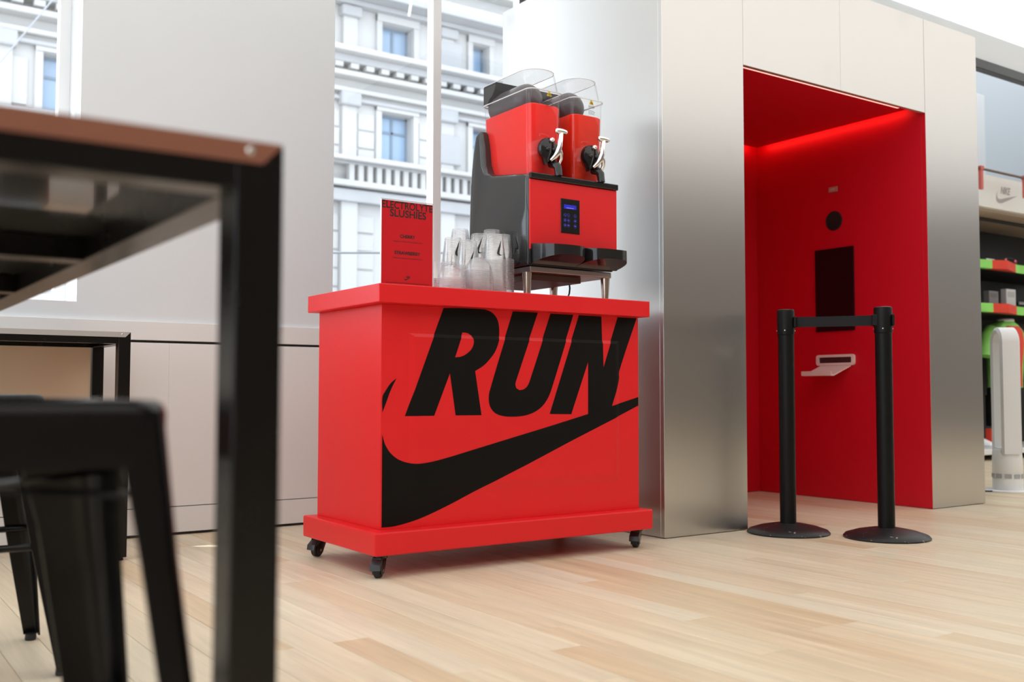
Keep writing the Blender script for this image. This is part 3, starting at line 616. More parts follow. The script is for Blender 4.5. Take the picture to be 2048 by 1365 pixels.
# bowls
m_slushA = vary(mat('cherry_slush', (.88, .022, .016), .4, 0, .15), 22, .10, .0); m_slushB = vary(mat('strawberry_slush', (.76, .026, .006), .4, 0, .15), 22, .16, .0)
for m_ in (m_slushA, m_slushB):
    b_ = m_.node_tree.nodes['Principled BSDF']; b_.inputs['Subsurface Weight'].default_value = .6; b_.inputs['Subsurface Radius'].default_value = (.05, .006, .004); b_.inputs['Subsurface Scale'].default_value = 1.
m_hood = mat('dark_hood', (.085, .075, .085), .3); m_box = mat('lamp_box', (.018, .018, .02), .35)
m_yel = mat('warning_yellow', (.80, .55, .0), .5); m_blk = mat('print_black', (.01, .01, .01), .5)
TANG = {}
def bowl(bx0, bx1, slushm, ztop):
    cx_ = (bx0+bx1)/2; yf, ybk = 3.235, 3.585; zb, zr, zl = 1.493, 1.838, 1.925
    def ring(e, z, f_=0.): return [(p[0]-ax, p[1]-ay, z-az) for p in rrect(bx0+e, bx1-e, yf+e+f_, ybk-e, .030, 6, (1, 1, 1, 1))]
    f = MB(); f.loft([ring(.012, zb), ring(.006, zb+.06), ring(.0, zr)], caps=False); f.loft([ring(-.004, zr-.008), ring(-.004, zr+.004), ring(.0, zr+.004)], caps=False)
    bo = f.build('bowl', m_bowl, SM, 50)
    f = MB(); f.loft([ring(.0135, zb+.004), ring(.009, zb+.06), ring(.0035, ztop-.004), ring(.008, ztop)]); f.build('slush', slushm, bo, 50)
    # lid: flat topped, rounded full-depth nose
    def lring(e, z, rr_=.07): return [(p[0]-ax, p[1]-ay, z-az) for p in rrect(bx0+e, bx1-e, yf+.002+e, ybk-.002-e, rr_, 8, (0, 0, 1, 1))]
    f = MB(); f.loft([lring(.001, zr+.004, .045), lring(.003, zl-.012, .070), lring(.008, zl, .070)], caps=False)
    vs_ = [f.bm.verts.new(p) for p in lring(.008, zl, .070)]; f.bm.faces.new(vs_); f.build('lid', m_bowl, bo, 50)
    f = MB(); f.tube([(p[0], p[1], p[2]) for p in lring(.006, zl+.0005, .070)]+[lring(.006, zl+.0005, .070)[0]], .0016, 6); f.tube(ring(-.003, zr)+[ring(-.003, zr)[0]], .0022, 6); f.build('lid_rim', mat('rim_plastic', (.80, .82, .86), .2) if 'rim_plastic' not in bpy.data.materials else bpy.data.materials['rim_plastic'], bo, 60)
    # lamp box at the back of the lid, curved front
    y1 = ybk-.004; poly = [(y1-ay, zr+.008-az), (y1-ay, zl-.006-az), (y1-.006-ay, zl-.001-az), (y1-.095-ay, zl-.001-az), (y1-.085-ay, zl-.03-az), (y1-.065-ay, zl-.055-az), (y1-.045-ay, zl-.064-az), (y1-.03-ay, zr+.008-az)]
    MB().prism(poly, 'x', bx0+.004-ax, bx1-.004-ax, .002).build('lamp_box', m_box, bo)
    # dark cooling drum showing above the slush, domed end to the front
    prof_ = [(.001, 0), (.03, .004), (.055, .016), (.066, .036), (.068, .06), (.068, .24)]
    f = MB(); f.lathe([(r, h) for r, h in prof_], c=(cx_-ax, yf+.085-ay, zr-.008-az), n=28, axis='y'); f.build('cooling_drum', m_hood, bo, 60)
    # yellow warning label with print below
    ly = yf-.0012; zc = zr-.008
    f = MB(); f.prism([(cx_-.0125+.012-ax, zc-.012-az), (cx_+.0125+.012-ax, zc-.012-az), (cx_+.012-ax, zc+.013-az)], 'y', ly-ay, ly+.0006-ay)
    wl = f.build('warning_label', m_yel, bo)
    f = MB(); f.lathe([(.0042, 0), (.0025, 0)], c=(cx_+.010-ax, ly-.0003-ay, zc-.005-az), n=12, axis='y', caps=False); f.lathe([(.0042, 0), (.0025, 0)], c=(cx_+.0155-ax, ly-.0003-ay, zc-.006-az), n=12, axis='y', caps=False); f.build('warning_symbol', m_blk, bo)
    f = MB(); rg = random.Random(5)
    for i, wz in enumerate((.018, .022, .026, .038, .043, .048, .053)):
        xx = -.016
        while xx < .014: w_ = rg.uniform(.002, .005); f.box(cx_+.012+xx-ax, cx_+.012+xx+w_-ax, ly-.0002-ay, ly-ay, zc-wz-az, zc-wz+.0016-az); xx += w_+.0012
    f.build('label_print', m_blk, bo)
    # tap: clear collar, black face plate, chrome lever, spout
    tzc = 1.597; tx_ = cx_-.012
    f = MB(); f.lathe([(.074, .03), (.070, .012), (.058, -.004), (.050, -.012)], c=(tx_+.006-ax, yf-ay, tzc-.012-az), n=32, axis='y', caps=False); f.build('tap_collar', m_bowl, bo, 60)
    f = MB(); pl = []
    for k in range(30):
        a = PI*(-.32)+2*PI*.82*k/29*1.0
        pl.append((tx_+.041*math.cos(a)-ax, tzc+.043*math.sin(a)-az))
    pl.append((tx_-.012-ax, tzc-.066-az))
    f.prism(pl, 'y', yf-.034-ay, yf-.006-ay, .006); tp = f.build('tap', m_gloss, SM, 40)
    f = MB()
    for q in (-.008, .022): f.lathe([(.0, -.012), (.006, -.010), (.0095, -.004), (.0105, .0)], c=(tx_+q-ax, yf-.0335-ay, tzc-.004-az), n=16, axis='y', caps=False)
    f.build('plunger', m_gloss, tp, 60)
    f = MB(); f.lathe([(.0001, -.014), (.007, -.012), (.0105, -.006), (.0115, 0)], c=(tx_+.012-ax, yf-.034-ay, tzc+.033-az), n=18, axis='y'); f.build('knob_screw', m_chrome, tp, 60)
    f = MB(); X = tx_+.034; yq = yf-.058
    f.tube([(X+.006-ax, yq-ay, tzc+.060-az), (X+.003-ax, yq-ay, tzc+.035-az), (X-.001-ax, yq+.002-ay, tzc+.005-az), (X-.008-ax, yq+.004-ay, tzc-.018-az), (X-.018-ax, yq+.008-ay, tzc-.035-az), (X-.034-ax, yq+.016-ay, tzc-.052-az)], [.0095, .0105, .012, .0135, .011, .007], 14)
    f.tube([(X-.002-ax, yq+.002-ay, tzc-.002-az), (X+.008-ax, yq+.003-ay, tzc-.022-az), (X+.011-ax, yq+.008-ay, tzc-.042-az), (X+.007-ax, yq+.016-ay, tzc-.062-az)], [.009, .0085, .0075, .006], 12)
    f.build('lever', m_chrome, tp, 60)
    f = MB(); f.tube([(X-.022-ax, yq-ay, tzc+.066-az), (X-.016-ax, yq-ay, tzc+.0665-az), (X+.006-ax, yq-ay, tzc+.0675-az), (X+.027-ax, yq-ay, tzc+.0665-az), (X+.034-ax, yq-ay, tzc+.066-az)], [.007, .011, .012, .011, .007], 14); f.build('lever_grip', m_chrome, tp, 60)
    f = MB(); f.tube([(X-.009-ax, yf-.012-ay, tzc-.055-az), (X-.008-ax, yf-.036-ay, tzc-.062-az), (X-.005-ax, yf-.052-ay, tzc-.078-az), (X-.003-ax, yf-.055-ay, tzc-.112-az)], [.018, .0175, .0165, .0155], 16); f.build('spout', m_gloss, tp, 60)
bowl(2.322, 2.486, m_slushA, 1.783); bowl(2.540, 2.704, m_slushB, 1.772)
tag(MB().tube([(2.66, 3.42, 1.099), (2.66, 3.415, 1.07), (2.645, 3.40, 1.045), (2.60, 3.36, 1.012), (2.55, 3.34, 1.0015), (2.40, 3.50, 1.0015), (2.3, 3.66, 1.0015)], .0035, 8).build('power_cord', mat('cord_blue_black', (.01, .025, .035), .4), None, 60), 'dark thin power cord drooping under the slush machine', 'cord')

# ------------------------------------------------------------------ cups and lids on the kiosk
def rim_faces(bm, zlo, zhi):
    for fc in bm.faces:
        z = fc.calc_center_median().z
        if z < zlo or (z > zhi and len(fc.verts) == 4 and fc.calc_center_median().xy.length > .02): fc.material_index = 1
def cup_mesh():
    f = MB(); f.lathe([(r*.955, h) for r, h in ((.0485, .0015), (.0500, .0), (.0505, .0018), (.0495, .0032), (.0475, .0036), (.0440, .020), (.0345, .094), (.0335, .0985), (.0315, .100), (.027, .0965), (.0, .0965))], n=28, caps=False)
    me = bpy.data.meshes.new('cup'); rim_faces(f.bm, .0040, .0980); f.bm.to_mesh(me); f.bm.free(); me.materials.append(m_cup); me.materials.append(m_rim); me.polygons.foreach_set('use_smooth', [True]*len(me.polygons)); return me
def dome_mesh():
    P = [(.0515, .0012), (.0525, .0), (.0525, .003), (.0485, .004), (.0480, .010)]
    for k in range(1, 8):
        a = PI/2*k/8; P.append((.048*math.cos(a) if k < 7 else .0125, .010+.040*math.sin(a)))
    f = MB(); f.lathe(P, n=28, caps=False); me = bpy.data.meshes.new('dome_lid'); rim_faces(f.bm, .0042, 9); f.bm.to_mesh(me); f.bm.free(); me.materials.append(m_lid); me.materials.append(m_rim); me.polygons.foreach_set('use_smooth', [True]*len(me.polygons)); return me
def paper_mesh():
    f = MB(); f.lathe([(.036, 0), (.0375, .001), (.0375, .004), (.0355, .005), (.029, .062), (.0285, .064), (.026, .0645), (.0, .0645)], n=24, caps=False); me = bpy.data.meshes.new('white_cup'); f.bm.to_mesh(me); f.bm.free()
    me.materials.append(mat('white_cup_plastic', (.82, .83, .85), .4)); me.polygons.foreach_set('use_smooth', [True]*len(me.polygons)); return me
CUP, DOME, PAPER = cup_mesh(), dome_mesh(), paper_mesh()
def cone_logo(parent, ang, zc, s=.055):
    """black swoosh wrapped on the outside of an upturned cup"""
    f = MB(); vs = []
    P2 = []
    for i in range(len(SWOOSH)-1):
        (u1, v1), (u2, v2) = SWOOSH[i], SWOOSH[i+1]; P2.append((u1, v1))
    for u, v in P2:
        z = zc+(u-.5)*s*1.15; d = (v-.22)*s; r = .955*(.0440-(z-.020)*(.0095/.074))+.0004; a = ang+d/r
        vs.append(f.bm.verts.new((r*math.cos(a), r*math.sin(a), z)))
    es = [f.bm.edges.new((vs[i], vs[(i+1) % len(vs)])) for i in range(len(vs))]
    bmesh.ops.triangle_fill(f.bm, use_beauty=True, edges=es); return f.build('printed_logo', m_blk, parent)
def stack(me, name, x, y, n, pitch, where, what, cat, grp, logo=None):
    for i in range(n):
        o = link(name, me, None, (x, y, CT+.0002+pitch*i))
        o.rotation_euler = (0, 0, random.uniform(0, 6.28) if not (logo and i == n-1) else 0)
        t_, b_ = n-1-i, i                       # places counted from the top and from the bottom
        if t_ == 0: lb = 'topmost %s of the %s' % (what, where)
        elif b_ == 0: lb = 'lowest %s of the %s' % (what, where)
        elif t_ <= b_: lb = '%s from the top %s in the %s' % (ORD[t_], what, where)
        else: lb = '%s from the bottom %s in the %s' % (ORD[b_], what, where)
        tag(o, lb, cat, grp)
        if logo and i == n-1: cone_logo(o, *logo)
va = -PI/2 - .55        # direction from the cups towards the viewer
ORD = ['', 'second', 'third', 'fourth', 'fifth', 'sixth', 'seventh', 'eighth', 'ninth', 'tenth', 'eleventh', 'twelfth', 'thirteenth', 'fourteenth', 'fifteenth', 'sixteenth', 'seventeenth', 'eighteenth', 'nineteenth', 'twentieth']
CS = [  # x, y, top z, which stack, logo
    (2.1042, 3.1641, 1.2194, 'front stack right of the taller dome lids', (va+.55, .05)),
    (2.0273, 3.2252, 1.1957, 'stack rising between the two dome lid stacks', (va+.35, .03)),
    (2.1137, 3.2794, 1.2388, 'scribble marked stack behind the taller dome lids', (va+.0, .055)),
    (2.1000, 3.4001, 1.2729, 'rearmost tall stack', None),
    (2.0234, 3.3272, 1.2174, 'stack behind the shorter dome lids', (va+.5, .06)),
    (2.2330, 3.3741, 1.2760, 'stack peeping above the front stack', (va+.5, .055)),
    (2.2151, 3.2744, 1.2413, 'stack squeezed between front stack and machine', None),
]
for i, (x, y, zt, wh, lg) in enumerate(CS):
    n = max(4, int(round((zt-CT-.100)/.0056))+1)
    stack(CUP, 'plastic_cup', x, y, n, .0056, wh, 'clear cup', 'cup', 'clear cups in the '+wh, lg)
stack(DOME, 'dome_lid', 2.0079, 3.122, 17, .0047, 'taller dome lid stack', 'clear dome lid', 'lid', 'dome lids of the taller stack')
stack(DOME, 'dome_lid', 1.895, 3.130, 9, .0047, 'shorter dome lid stack', 'clear dome lid', 'lid', 'dome lids of the shorter stack')
stack(PAPER, 'white_cup', 1.879, 3.255, 9, .0058, 'low white stack behind the menu sign', 'white cup', 'cup', 'small white cups')

# ------------------------------------------------------------------ belt stanchions
def stanchion(x, y, rz, label):
    t = thing('belt_stanchion', label, 'barrier post', (x, y, 0), rz)
    MB().lathe([(.180, 0), (.181, .006), (.172, .016), (.130, .030), (.075, .041), (.045, .046), (.0, .046)], n=48).build('base', m_basew, t, 50)
    MB().lathe([(.0355, .040), (.0355, .90)], n=32).build('pole', m_pole, t, 50)
    h = MB(); h.lathe([(.0355, .885), (.0385, .888), (.0390, .992), (.037, .9985), (.030, 1.0), (.0, 1.0)], n=32); hd = h.build('head', m_pole, t, 40)
    MB().lathe([(.0335, .9995), (.0345, 1.0012), (.0365, 1.0), (.0360, .9975)], n=32, caps=False).build('cap_ring', mat('cap_ring', (.18, .18, .18), .25, .8), hd, 40)
    f = MB()
    for a in (0, PI/2, PI, 1.5*PI): f.lathe([(.0, -.0022), (.0028, -.0015), (.0035, 0)], c=(0, -.0392, 0), n=10, axis='y', caps=False, mat4=Matrix.Translation((0, 0, .905)) @ Matrix.Rotation(a, 4, 'Z'))
    f.build('screw', m_steel, hd, 40)
    f = MB()
    for a in (PI/2, PI): f.box(-.024, .024, -.0475, -.036, .918, .967, .003, 1, Matrix.Rotation(a, 4, 'Z'))
    f.build('belt_slot', m_pole, hd)
    return t
m_pole = vary(mat('black_pole', (.005, .005, .005), .42, 0, .18), 40, .2, 0, .06)
m_basew = mat('worn_black_base', (.016, .015, .016), .38, 0, .3)
n, l, b = nodes(m_basew); tc = n.new('ShaderNodeTexCoord'); nz = n.new('ShaderNodeTexNoise'); nz.inputs['Scale'].default_value = 38; nz.inputs['Detail'].default_value = 6
cr = n.new('ShaderNodeValToRGB'); cr.color_ramp.elements[0].position = .66; cr.color_ramp.elements[0].color = (.016, .015, .016, 1); cr.color_ramp.elements[1].position = .70; cr.color_ramp.elements[1].color = (.35, .33, .31, 1)
l.new(tc.outputs['Object'], nz.inputs['Vector']); l.new(nz.outputs[0], cr.inputs[0]); l.new(cr.outputs[0], b.inputs['Base Color'])
P1, P2 = Vector((3.62, 3.064, 0)), Vector((3.851, 2.722, 0)); dv = P2-P1; bang = math.atan2(dv.y, dv.x)
stanchion(P1.x, P1.y, bang, 'black belt stanchion nearer the metal booth corner')
S2 = stanchion(P2.x, P2.y, bang, 'black belt stanchion with a chipped base, farther from the booth corner')
S2b = [c for c in S2.children if c.name.startswith('base')][0]; S2b['label'] = 'domed black base with white scuffs'
f = MB(); nrm = Vector((dv.y, -dv.x, 0)).normalized(); L = dv.length; ddv = dv.normalized()
f.box(.036, L-.030, -.0012, .0012, .920, .966, mat4=Matrix.Translation(P1) @ Matrix.Rotation(bang, 4, 'Z'))
bt = f.build('barrier_belt', mat('belt_webbing', (.010, .010, .011), .6, 0, .2)); tag(bt, 'black retractable belt stretched between the two stanchions', 'belt')
MB().box(L-.046, L-.020, -.030, .030, .918, .968, .003, 1, Matrix.Translation(P1) @ Matrix.Rotation(bang, 4, 'Z')).build('belt_clip', m_pole, bt)

# ------------------------------------------------------------------ dark counter-height tables
def table(label, x0, x1, y0, y1, H, bandm, bars, tan=False):
    t = thing('counter_table', label, 'table', ((x0+x1)/2, (y0+y1)/2, 0)); cx_, cy_ = (x0+x1)/2, (y0+y1)/2; T = .044
    X0, X1, Y0, Y1 = x0-cx_, x1-cx_, y0-cy_, y1-cy_
    for xa in (X0, X1-T):
        for ya in (Y0, Y1-T): MB().box(xa, xa+T, ya, ya+T, .012, H-.0005, .0012, 1).build('leg', m_metalblk, t); MB().lathe([(.014, 0), (.016, .003), (.012, .012)], c=(xa+T/2, ya+T/2, 0), n=12).build('foot', m_rubber, t, 40)
    for ya in (Y0, Y1-T): MB().box(X0+T, X1-T, ya, ya+T, H-T, H-.0005, .0012, 1).build('rail', m_metalblk, t)
    for xa in (X0, X1-T): MB().box(xa, xa+T, Y0+T, Y1-T, H-T, H-.0005, .0012, 1).build('side_rail', m_metalblk, t)
    for q in bars: MB().box(X0+T, X1-T, Y0+q, Y0+q+T, H-T, H-.012, .0012, 1).build('cross_bar', m_metalblk, t)
    MB().box(X0+T, X1-T, Y0+T, Y1-T, H-.0115, H-.001).build('tabletop', m_laminate, t)
    f = MB(); f.prism([(X0+.0005, H), (X1-.0005, H), (X1-.0200, H-.0195), (X0+.0200, H-.0195)], 'y', Y0-.0012, Y0+.002); bd = f.build('edge_band', bandm, t, label='lighter mitred metal band along the front top edge')
    for sx in (X0+.031, X1-.031): MB().lathe([(.0, -.0012), (.0022, -.0016), (.0036, -.0006), (.004, 0)], c=(sx, Y0-.0012, H-.0085), n=14, axis='y', caps=False).build('screw', m_steel, bd, 40)
    if tan: MB().box(X0+T, X1-T-.004, Y1-T+.012, Y1-T+.024, .30, H-T-.0005).build('tan_infill', m_tan, t, label='plain tan area between the rear legs')  # flat tan box filling the space between the rear legs
    return t
table('dark framed counter-height table, nearest, corner close to us', -.36, .3473, .8658, 3.02, .852, m_band, (.60, 1.15, 1.65))
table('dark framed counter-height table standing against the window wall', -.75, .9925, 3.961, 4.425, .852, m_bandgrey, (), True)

# ------------------------------------------------------------------ metal bar stools
m_stool = mat('black_stool_enamel', (.004, .0034, .0034), .25, 0, .3)
def stool(x, y, label, z=.6226, w=.315, rz=0, slim=1.):
    c0, s0 = math.cos(rz), math.sin(rz)
    t = thing('bar_stool', label, 'stool', (x-(w/2)*c0-(w/2)*s0, y-(w/2)*s0+(w/2)*c0, 0), rz); h = w/2; R = .045
    f = MB(); L = []
    for e, dz in ((0, -.058), (-.001, -.012), (.002, -.004), (.008, -.0005), (.02, 0), (.035, -.004), (h-.03, -.010)):
        L.append([(p[0], p[1], z+dz) for p in rrect(-h+e, h-e, -h+e, h-e, max(.006, R-e*.8), 6)])
    f.loft(L, caps=False); f.bm.faces.new([f.bm.verts.new(p) for p in L[-1]])
    inn = [[(p[0], p[1], z+dz) for p in rrect(-h+e, h-e, -h+e, h-e, max(.006, R-e*.8), 6)] for e, dz in ((0, -.058), (.003, -.058), (.003, -.012))]
    f.loft(inn, caps=False); bmesh.ops.recalc_face_normals(f.bm, faces=f.bm.faces[:]); f.build('seat', m_stool, t, 40)
    for sx in (-1, 1):
        for sy in (-1, 1):
            def sec(z_, wid, out, rr_, off):
                P = []; c = Vector((sx*(h+out), sy*(h+out)))
                def pt(a, b): return (c.x-sx*a, c.y-sy*b, z_)
                o_ = [pt(wid, off)] + [pt(rr_-rr_*math.sin(a*PI/10)+off, rr_-rr_*math.cos(a*PI/10)+off) for a in range(0, 6)] + [pt(off, wid)]
                i_ = [pt(off+.004, wid)] + [pt(rr_-(rr_-.004)*math.sin(a*PI/10)+off, rr_-(rr_-.004)*math.cos(a*PI/10)+off) for a in range(5, -1, -1)] + [pt(wid, off+.004)]
                return o_+i_
            k_ = slim if (sx, sy) == (1, -1) else 1.
            f = MB(); f.loft([sec(z-.010, .080*k_*1.25, -.001, .040*k_, .004), sec(z-.14, .074*k_, .008, .036*k_, .002), sec(z*.45, .058*k_, .028, .026*k_, 0), sec(.012, .034, .056, .014, 0)]); f.build('leg', m_stool, t, 35)
            MB().lathe([(.012, 0), (.014, .004), (.013, .016)], c=(sx*(h+.036), sy*(h+.036), 0), n=12).build('foot', m_rubber, t, 40)
    zz = .285; q = h+.018
    for a, b in (((-q, q), (q, q)), ((-q, -q), (-q, q)), ((-q, -q), (q, -q))):
        MB().tube([(a[0], a[1], zz), (b[0], b[1], zz)], .008, 10).build('foot_bar', m_stool, t, 60)
    f = MB()
    for s_ in (1, -1): f.box(-h*1.3, h*1.3, -.012, .012, z-.085, z-.081, mat4=Matrix.Rotation(s_*PI/4, 4, 'Z'))
    f.build('cross_brace', m_stool, t)
    return t
stool(.2655, .90, 'black metal stool tucked under the near table', rz=math.radians(-2.0), slim=.50)
stool(.4450, 2.49, 'black metal stool standing behind the nearer stool')

# ------------------------------------------------------------------ white bladeless tower fan
FX, FY = 6.30, 3.56
T = thing('tower_fan', 'white bladeless tower fan right of the booth', 'fan', (FX, FY, 0), math.atan2(.766, .647))
m_fan = mat('fan_white', (.84, .85, .86), .28)
MB().lathe([(.140, 0), (.142, .006), (.135, .012), (.0, .014)], n=40).build('foot_plate', m_fan, T, 40)
MB().lathe([(.088, .012), (.090, .02), (.090, .075), (.088, .080), (.088, .118), (.090, .122), (.089, .20), (.086, .25), (.078, .265), (.0, .266)], n=40).build('body', m_fan, T, 40)
m_slot = mat('grille_grey', (.42, .43, .45), .5)
for k in range(10):
    a = 2*PI*k/10; MB().box(-.020, .020, -.0895, -.0885, .086, .112, .002, 1, Matrix.Rotation(a, 4, 'Z')).build('intake_grille', m_slot, T)
def racetrack(hw, z0, z1, n=10):
    P = []
    for k in range(n+1): a = PI*k/n; P.append((hw*math.cos(a), z1-hw+hw*math.sin(a)))
    P += [(-hw, z0), (hw, z0)]
    return P
oz, iz = racetrack(.098, .24, 1.045), racetrack(.062, .275, 1.008)
f = MB(); hd = .062
f.loft([[(p[0], y_, p[1]) for p in L_] for L_, y_ in ((iz, hd-.01), (iz, -hd+.01))], caps=False)
f.loft([[(p[0]*1, y_, p[1]) for p in L_] for L_, y_ in ((oz, -hd+.012), (oz, hd-.012))], caps=False)
for s_ in (-1, 1):
    mid = [((a[0]+b_[0])/2, s_*hd, (a[1]+b_[1])/2) for a, b_ in zip(oz, iz)]
    f.loft([[(p[0], s_*(hd-.012), p[1]) for p in oz], mid, [(p[0], s_*(hd-.01), p[1]) for p in iz]], caps=False)
bmesh.ops.recalc_face_normals(f.bm, faces=f.bm.faces[:]); f.build('air_loop', m_fan, T, 50)
tag(MB().tube([(FX-.13, FY+.02, .005), (FX-.4, FY+.25, .004), (FX-.62, FY+.6, .004)], .004, 6).build('power_cord', m_rubber, None, 60), 'black cord on the floor left of the white fan', 'cord')

# ------------------------------------------------------------------ sportswear display behind the booth
YD = 5.2
m_neon = vary(mat('neon_green', (.30, .78, .16), .6), 9, .15); m_coral = vary(mat('coral_red', (.78, .055, .025), .6), 9, .12); m_dblk = mat('display_black', (.010, .010, .010), .5)
D = thing('display_bay', 'black sportswear display bay with neon edged shelves', 'display shelf', (9.2, YD+.5, 0))
dx, dy = 9.2, YD+.5
def db(name, x0, x1, y0, y1, z0, z1, m, bev=0., label=None, par=None): return MB().box(x0-dx, x1-dx, y0-dy, y1-dy, z0, z1, bev).build(name, m, par or D, label=label)
db('back_panel', 8.98, 12.2, 5.9, 5.95, 0, 2.31, m_dblk); db('side_panel', 8.98, 9.03, 5.34, 5.9, 0, 2.31, mat('side_grey', (.05, .055, .06), .4)); db('side_panel', 12.15, 12.2, 5.25, 5.9, 0, 2.31, m_dblk)
db('canopy', 8.35, 12.2, 5.2, 5.95, 2.31, 2.345, mat('canopy_beige', (.50, .42, .34), .7), label='beige canopy underside')
f = MB()
f.tube([(8.45-dx, 5.42-dy, 2.295), (10.8-dx, 5.40-dy, 2.295)], .018, 8); f.build('light_track', m_dblk, D)
for z0 in (1.795, 1.385):
    s_ = db('shelf', 9.04, 10.9, 5.32, 5.9, z0-.005, z0+.075, m_dblk)
    for xa, xb, m_ in ((8.60, 9.12, m_neon), (9.121, 9.62, m_coral), (9.621, 9.95, m_neon), (9.951, 10.9, m_coral)):
        f = MB(); c_ = 9.29
        def yq(x_): return 5.20+.16*min(1, abs(x_-c_)/.5)
        f.prism([(xa-dx, yq(xa)-dy), (xb-dx, yq(xb)-dy), (xb-dx, 5.315-dy), (xa-dx, 5.315-dy)] if not xa < c_ < xb else [(xa-dx, yq(xa)-dy), (c_-dx, yq(c_)-dy), (xb-dx, yq(xb)-dy), (xb-dx, 5.315-dy), (xa-dx, 5.315-dy)], 'z', z0-.005, z0+.078)
        f.build('shelf_edge', m_, s_)
BN = db('banner', 8.3, 12.2, 5.14, 5.185, 2.33, 2.63, mat('banner_white', (.86, .86, .85), .6))
text('logo_lettering', 'NIKE', mat('logo_grey', (.42, .42, .43), .6), D, (9.17-dx, 5.1385-dy, 2.478), w=.17, h=.07, bold=.04, shear=.3)
f = MB(); vs = [f.bm.verts.new((9.02+.36*u-dx, 5.1385-dy, 2.385+.24*v)) for u, v in SWOOSH[:-1]]; es = [f.bm.edges.new((vs[i], vs[(i+1) % len(vs)])) for i in range(len(vs))]
bmesh.ops.triangle_fill(f.bm, use_beauty=True, edges=es); f.build('swoosh', bpy.data.materials['logo_grey'], D)
# rod with red clips in front of the pale rear wall
rd = tag(MB().tube([(7.3, 4.95, 2.60), (10.8, 4.95, 2.60)], .012, 8).build('hanging_rod', mat('rod_brown', (.22, .16, .13), .4, .6)), 'slim brown rod carrying red clips above the white banner', 'rod')
m_clip = mat('salmon_plastic', (.62, .13, .11), .5)
for xq, wh in ((8.44, 'left red clip on the brown rod by the booth edge'), (9.16, 'red clip on the brown rod at the photo edge')):
    f = MB(); f.box(-.020, .020, -.014, .014, -.185, .018, .004); c_ = f.build('red_clip', m_clip, None, 0, (xq, 4.95, 2.60)); tag(c_, wh, 'clip')
    MB().box(-.026, .026, -.02, .02, -.014, .022, .004).build('clip_head', m_clip, c_)
# tall pale column and glazing bar in the rear space
tag(MB().box(11.75, 12.06, 7.0, 7.2, 0, 4.36, .01).build('pale_column', m_white), 'pale slim column behind the booth, above the display', 'column')
# goods on the shelves
for x_, z_, w_, h_, lb, m_ in ((9.37, 1.464, .16, .14, 'grey box on the lower neon shelf, nearest the booth', mat('box_grey', (.22, .22, .23), .6)), (9.677, 1.464, .17, .175, 'pale info card standing on the lower neon shelf', mat('card_pale', (.62, .62, .64), .6))):
    t = thing('product_box', lb, 'box', (x_, 5.42, z_)); MB().box(-w_/2, w_/2, -.03, .03, 0, h_, .004).build('carton', m_, t); MB().box(-w_*.35, w_*.35, -.0315, -.03, h_*.55, h_*.85).build('print_block', mat('print_grey', tuple(v*.72 for v in (m_.node_tree.nodes['Principled BSDF'].inputs[0].default_value[:3])), .6), t)
t = thing('sunglasses', 'dark sport sunglasses with a coloured lens on the upper shelf', 'sunglasses', (9.62, 5.34, 1.874))
f = MB()
f.tube([(-.02+.13*math.cos(a), .03*abs(math.cos(a)), .022+.035*math.sin(a)) for a in [PI*k/10 for k in range(11)]], .008, 8); f.build('frame', m_dblk, t, 60)
for s_ in (-1, 1): MB().lathe([(.0, -.004), (.020, -.002), (.024, .003)], c=(-.02+.085*s_, 0, .030), n=16, axis='y', caps=False).build('lens', mat('mirror_lens', (.55, .10, .14), .1, .6) if 'mirror_lens' not in bpy.data.materials else bpy.data.materials['mirror_lens'], t, 60)
for x_, y_, z_, wh in ((9.27, 5.36, 1.8755, 'white price label on the upper shelf beside the sunglasses'), (10.78, 5.885, 1.575, 'white price label on the dark back of the display')):
    t = thing('price_label', wh, 'label', (x_, y_, z_)); MB().box(-.07, .07, -.004, .004, 0, .03, .002).build('card', mat('label_white', (.8, .8, .82), .5) if 'label_white' not in bpy.data.materials else bpy.data.materials['label_white'], t)
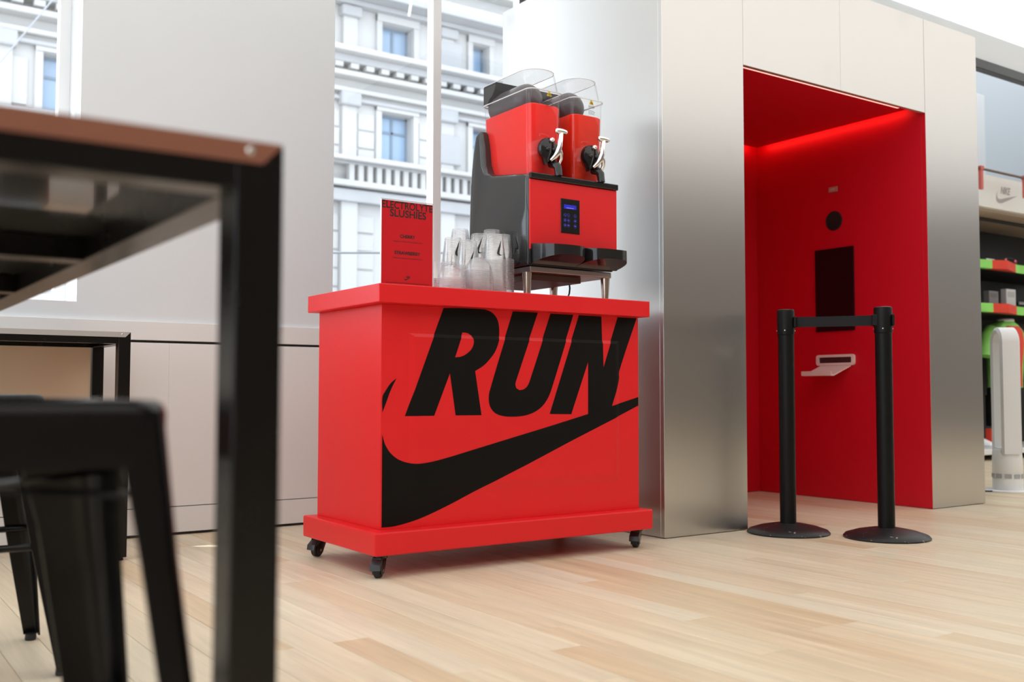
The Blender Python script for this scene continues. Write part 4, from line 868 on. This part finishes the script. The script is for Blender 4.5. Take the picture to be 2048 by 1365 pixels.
def shirt(x, y, zt, label, rz, body, chest):
    t = thing('sport_shirt', label, 'shirt', (x, y, 0), rz); f = MB(); L = []
    for z_, hw_, hd_ in ((zt-.66, .23, .10), (zt-.45, .225, .105), (zt-.22, .25, .12), (zt-.10, .245, .115), (zt-.04, .17, .09), (zt, .08, .06)):
        L.append([(hw_*math.copysign(abs(math.cos(a))**.7, math.cos(a)), hd_*math.copysign(abs(math.sin(a))**.8, math.sin(a))+.012*math.sin(5*a+z_*9), z_) for a in [2*PI*k/28 for k in range(28)]])
    f.loft(L); f.build('torso', body, t, 60)
    for s_ in (-1, 1):
        f = MB(); f.tube([(s_*.20, 0, zt-.11), (s_*.27, 0, zt-.17), (s_*.33, -.01, zt-.30), (s_*.345, -.012, zt-.36)], [.085, .082, .078, .082], 14, flat=.8); f.build('sleeve', body, t, 60)
    f = MB(); L = []
    for z_, hw_, hd_ in ((zt-.655, .15, .112), (zt-.45, .15, .117), (zt-.22, .19, .132), (zt-.10, .16, .125), (zt-.06, .12, .103)):
        L.append([(hw_*math.cos(a), -.02-hd_*abs(math.sin(a))**.6, z_) for a in [PI*k/12 for k in range(13)]])
    f.loft(L, caps=False, closed=False); f.build('chest_panel', chest, t, 60)
    f = MB(); f.tube([(.085*math.cos(a), .06*math.sin(a)-.01, zt+.0) for a in [2*PI*k/16 for k in range(17)]], .018, 8); f.build('collar', mat('collar_white', (.75, .76, .78), .7) if 'collar_white' not in bpy.data.materials else bpy.data.materials['collar_white'], t, 60)
shirt(9.70, 5.48, 1.335, 'neon green running shirt with a red chest, just right of the booth', .0, m_neon, m_coral)
shirt(10.52, 5.50, 1.315, 'neon and red running shirt hanging farther from the booth', .25, m_neon, m_coral)
t = thing('black_shorts', 'black running shorts hanging below the neon shirt', 'shorts', (9.64, 5.48, 0))
for s_ in (-1, 1):
    f = MB(); f.loft([[(s_*.10+.115*math.cos(a), .10*math.sin(a), z_) for a in [2*PI*k/18 for k in range(18)]] for z_ in (.30, .45, .60)]); f.build('shorts_leg', m_dblk, t, 60)
MB().loft([[(.21*math.cos(a), .105*math.sin(a), z_) for a in [2*PI*k/24 for k in range(24)]] for z_ in (.585, .672)]).build('waistband', m_dblk, t, 60)
PL = thing('display_platform', 'low glossy white platform under the running clothes', 'platform', (9.8, 5.55, 0))
m_plat = mat('platform_white', (.88, .89, .90), .25)
MB().box(-1.1, 1.3, -.36, .3, .055, .105, .006).build('deck', m_plat, PL)
for sx in (-.95, -.3, .4, 1.1): MB().lathe([(.018, 0), (.018, .006), (.012, .012), (.012, .056)], c=(sx, -.25, 0), n=12).build('leg', m_steel, PL, 40)
tag(MB().box(9.12, 9.235, 5.3, 5.36, .106, .285, .004).build('red_post', m_coral), 'short red post standing on the white platform', 'post')
t = thing('white_shoe', 'white trainer on the platform beside the red post', 'shoe', (9.04, 5.36, .106))
f = MB(); f.loft([[(.045*math.cos(a)*w_, y_+.0*math.sin(a), .012+h_*(.5+.5*math.sin(a))) for a in [2*PI*k/14 for k in range(14)]] for y_, w_, h_ in ((-.13, .5, .03), (-.10, .95, .05), (-.03, 1.0, .08), (.06, .85, .11), (.12, .8, .115), (.14, .5, .09))]); f.build('upper', m_plat, t, 60)
MB().prism(rrect(-.048, .048, -.135, .145, .045), 'z', 0, .016, .003).build('sole', mat('shoe_sole', (.7, .7, .72), .5), t)
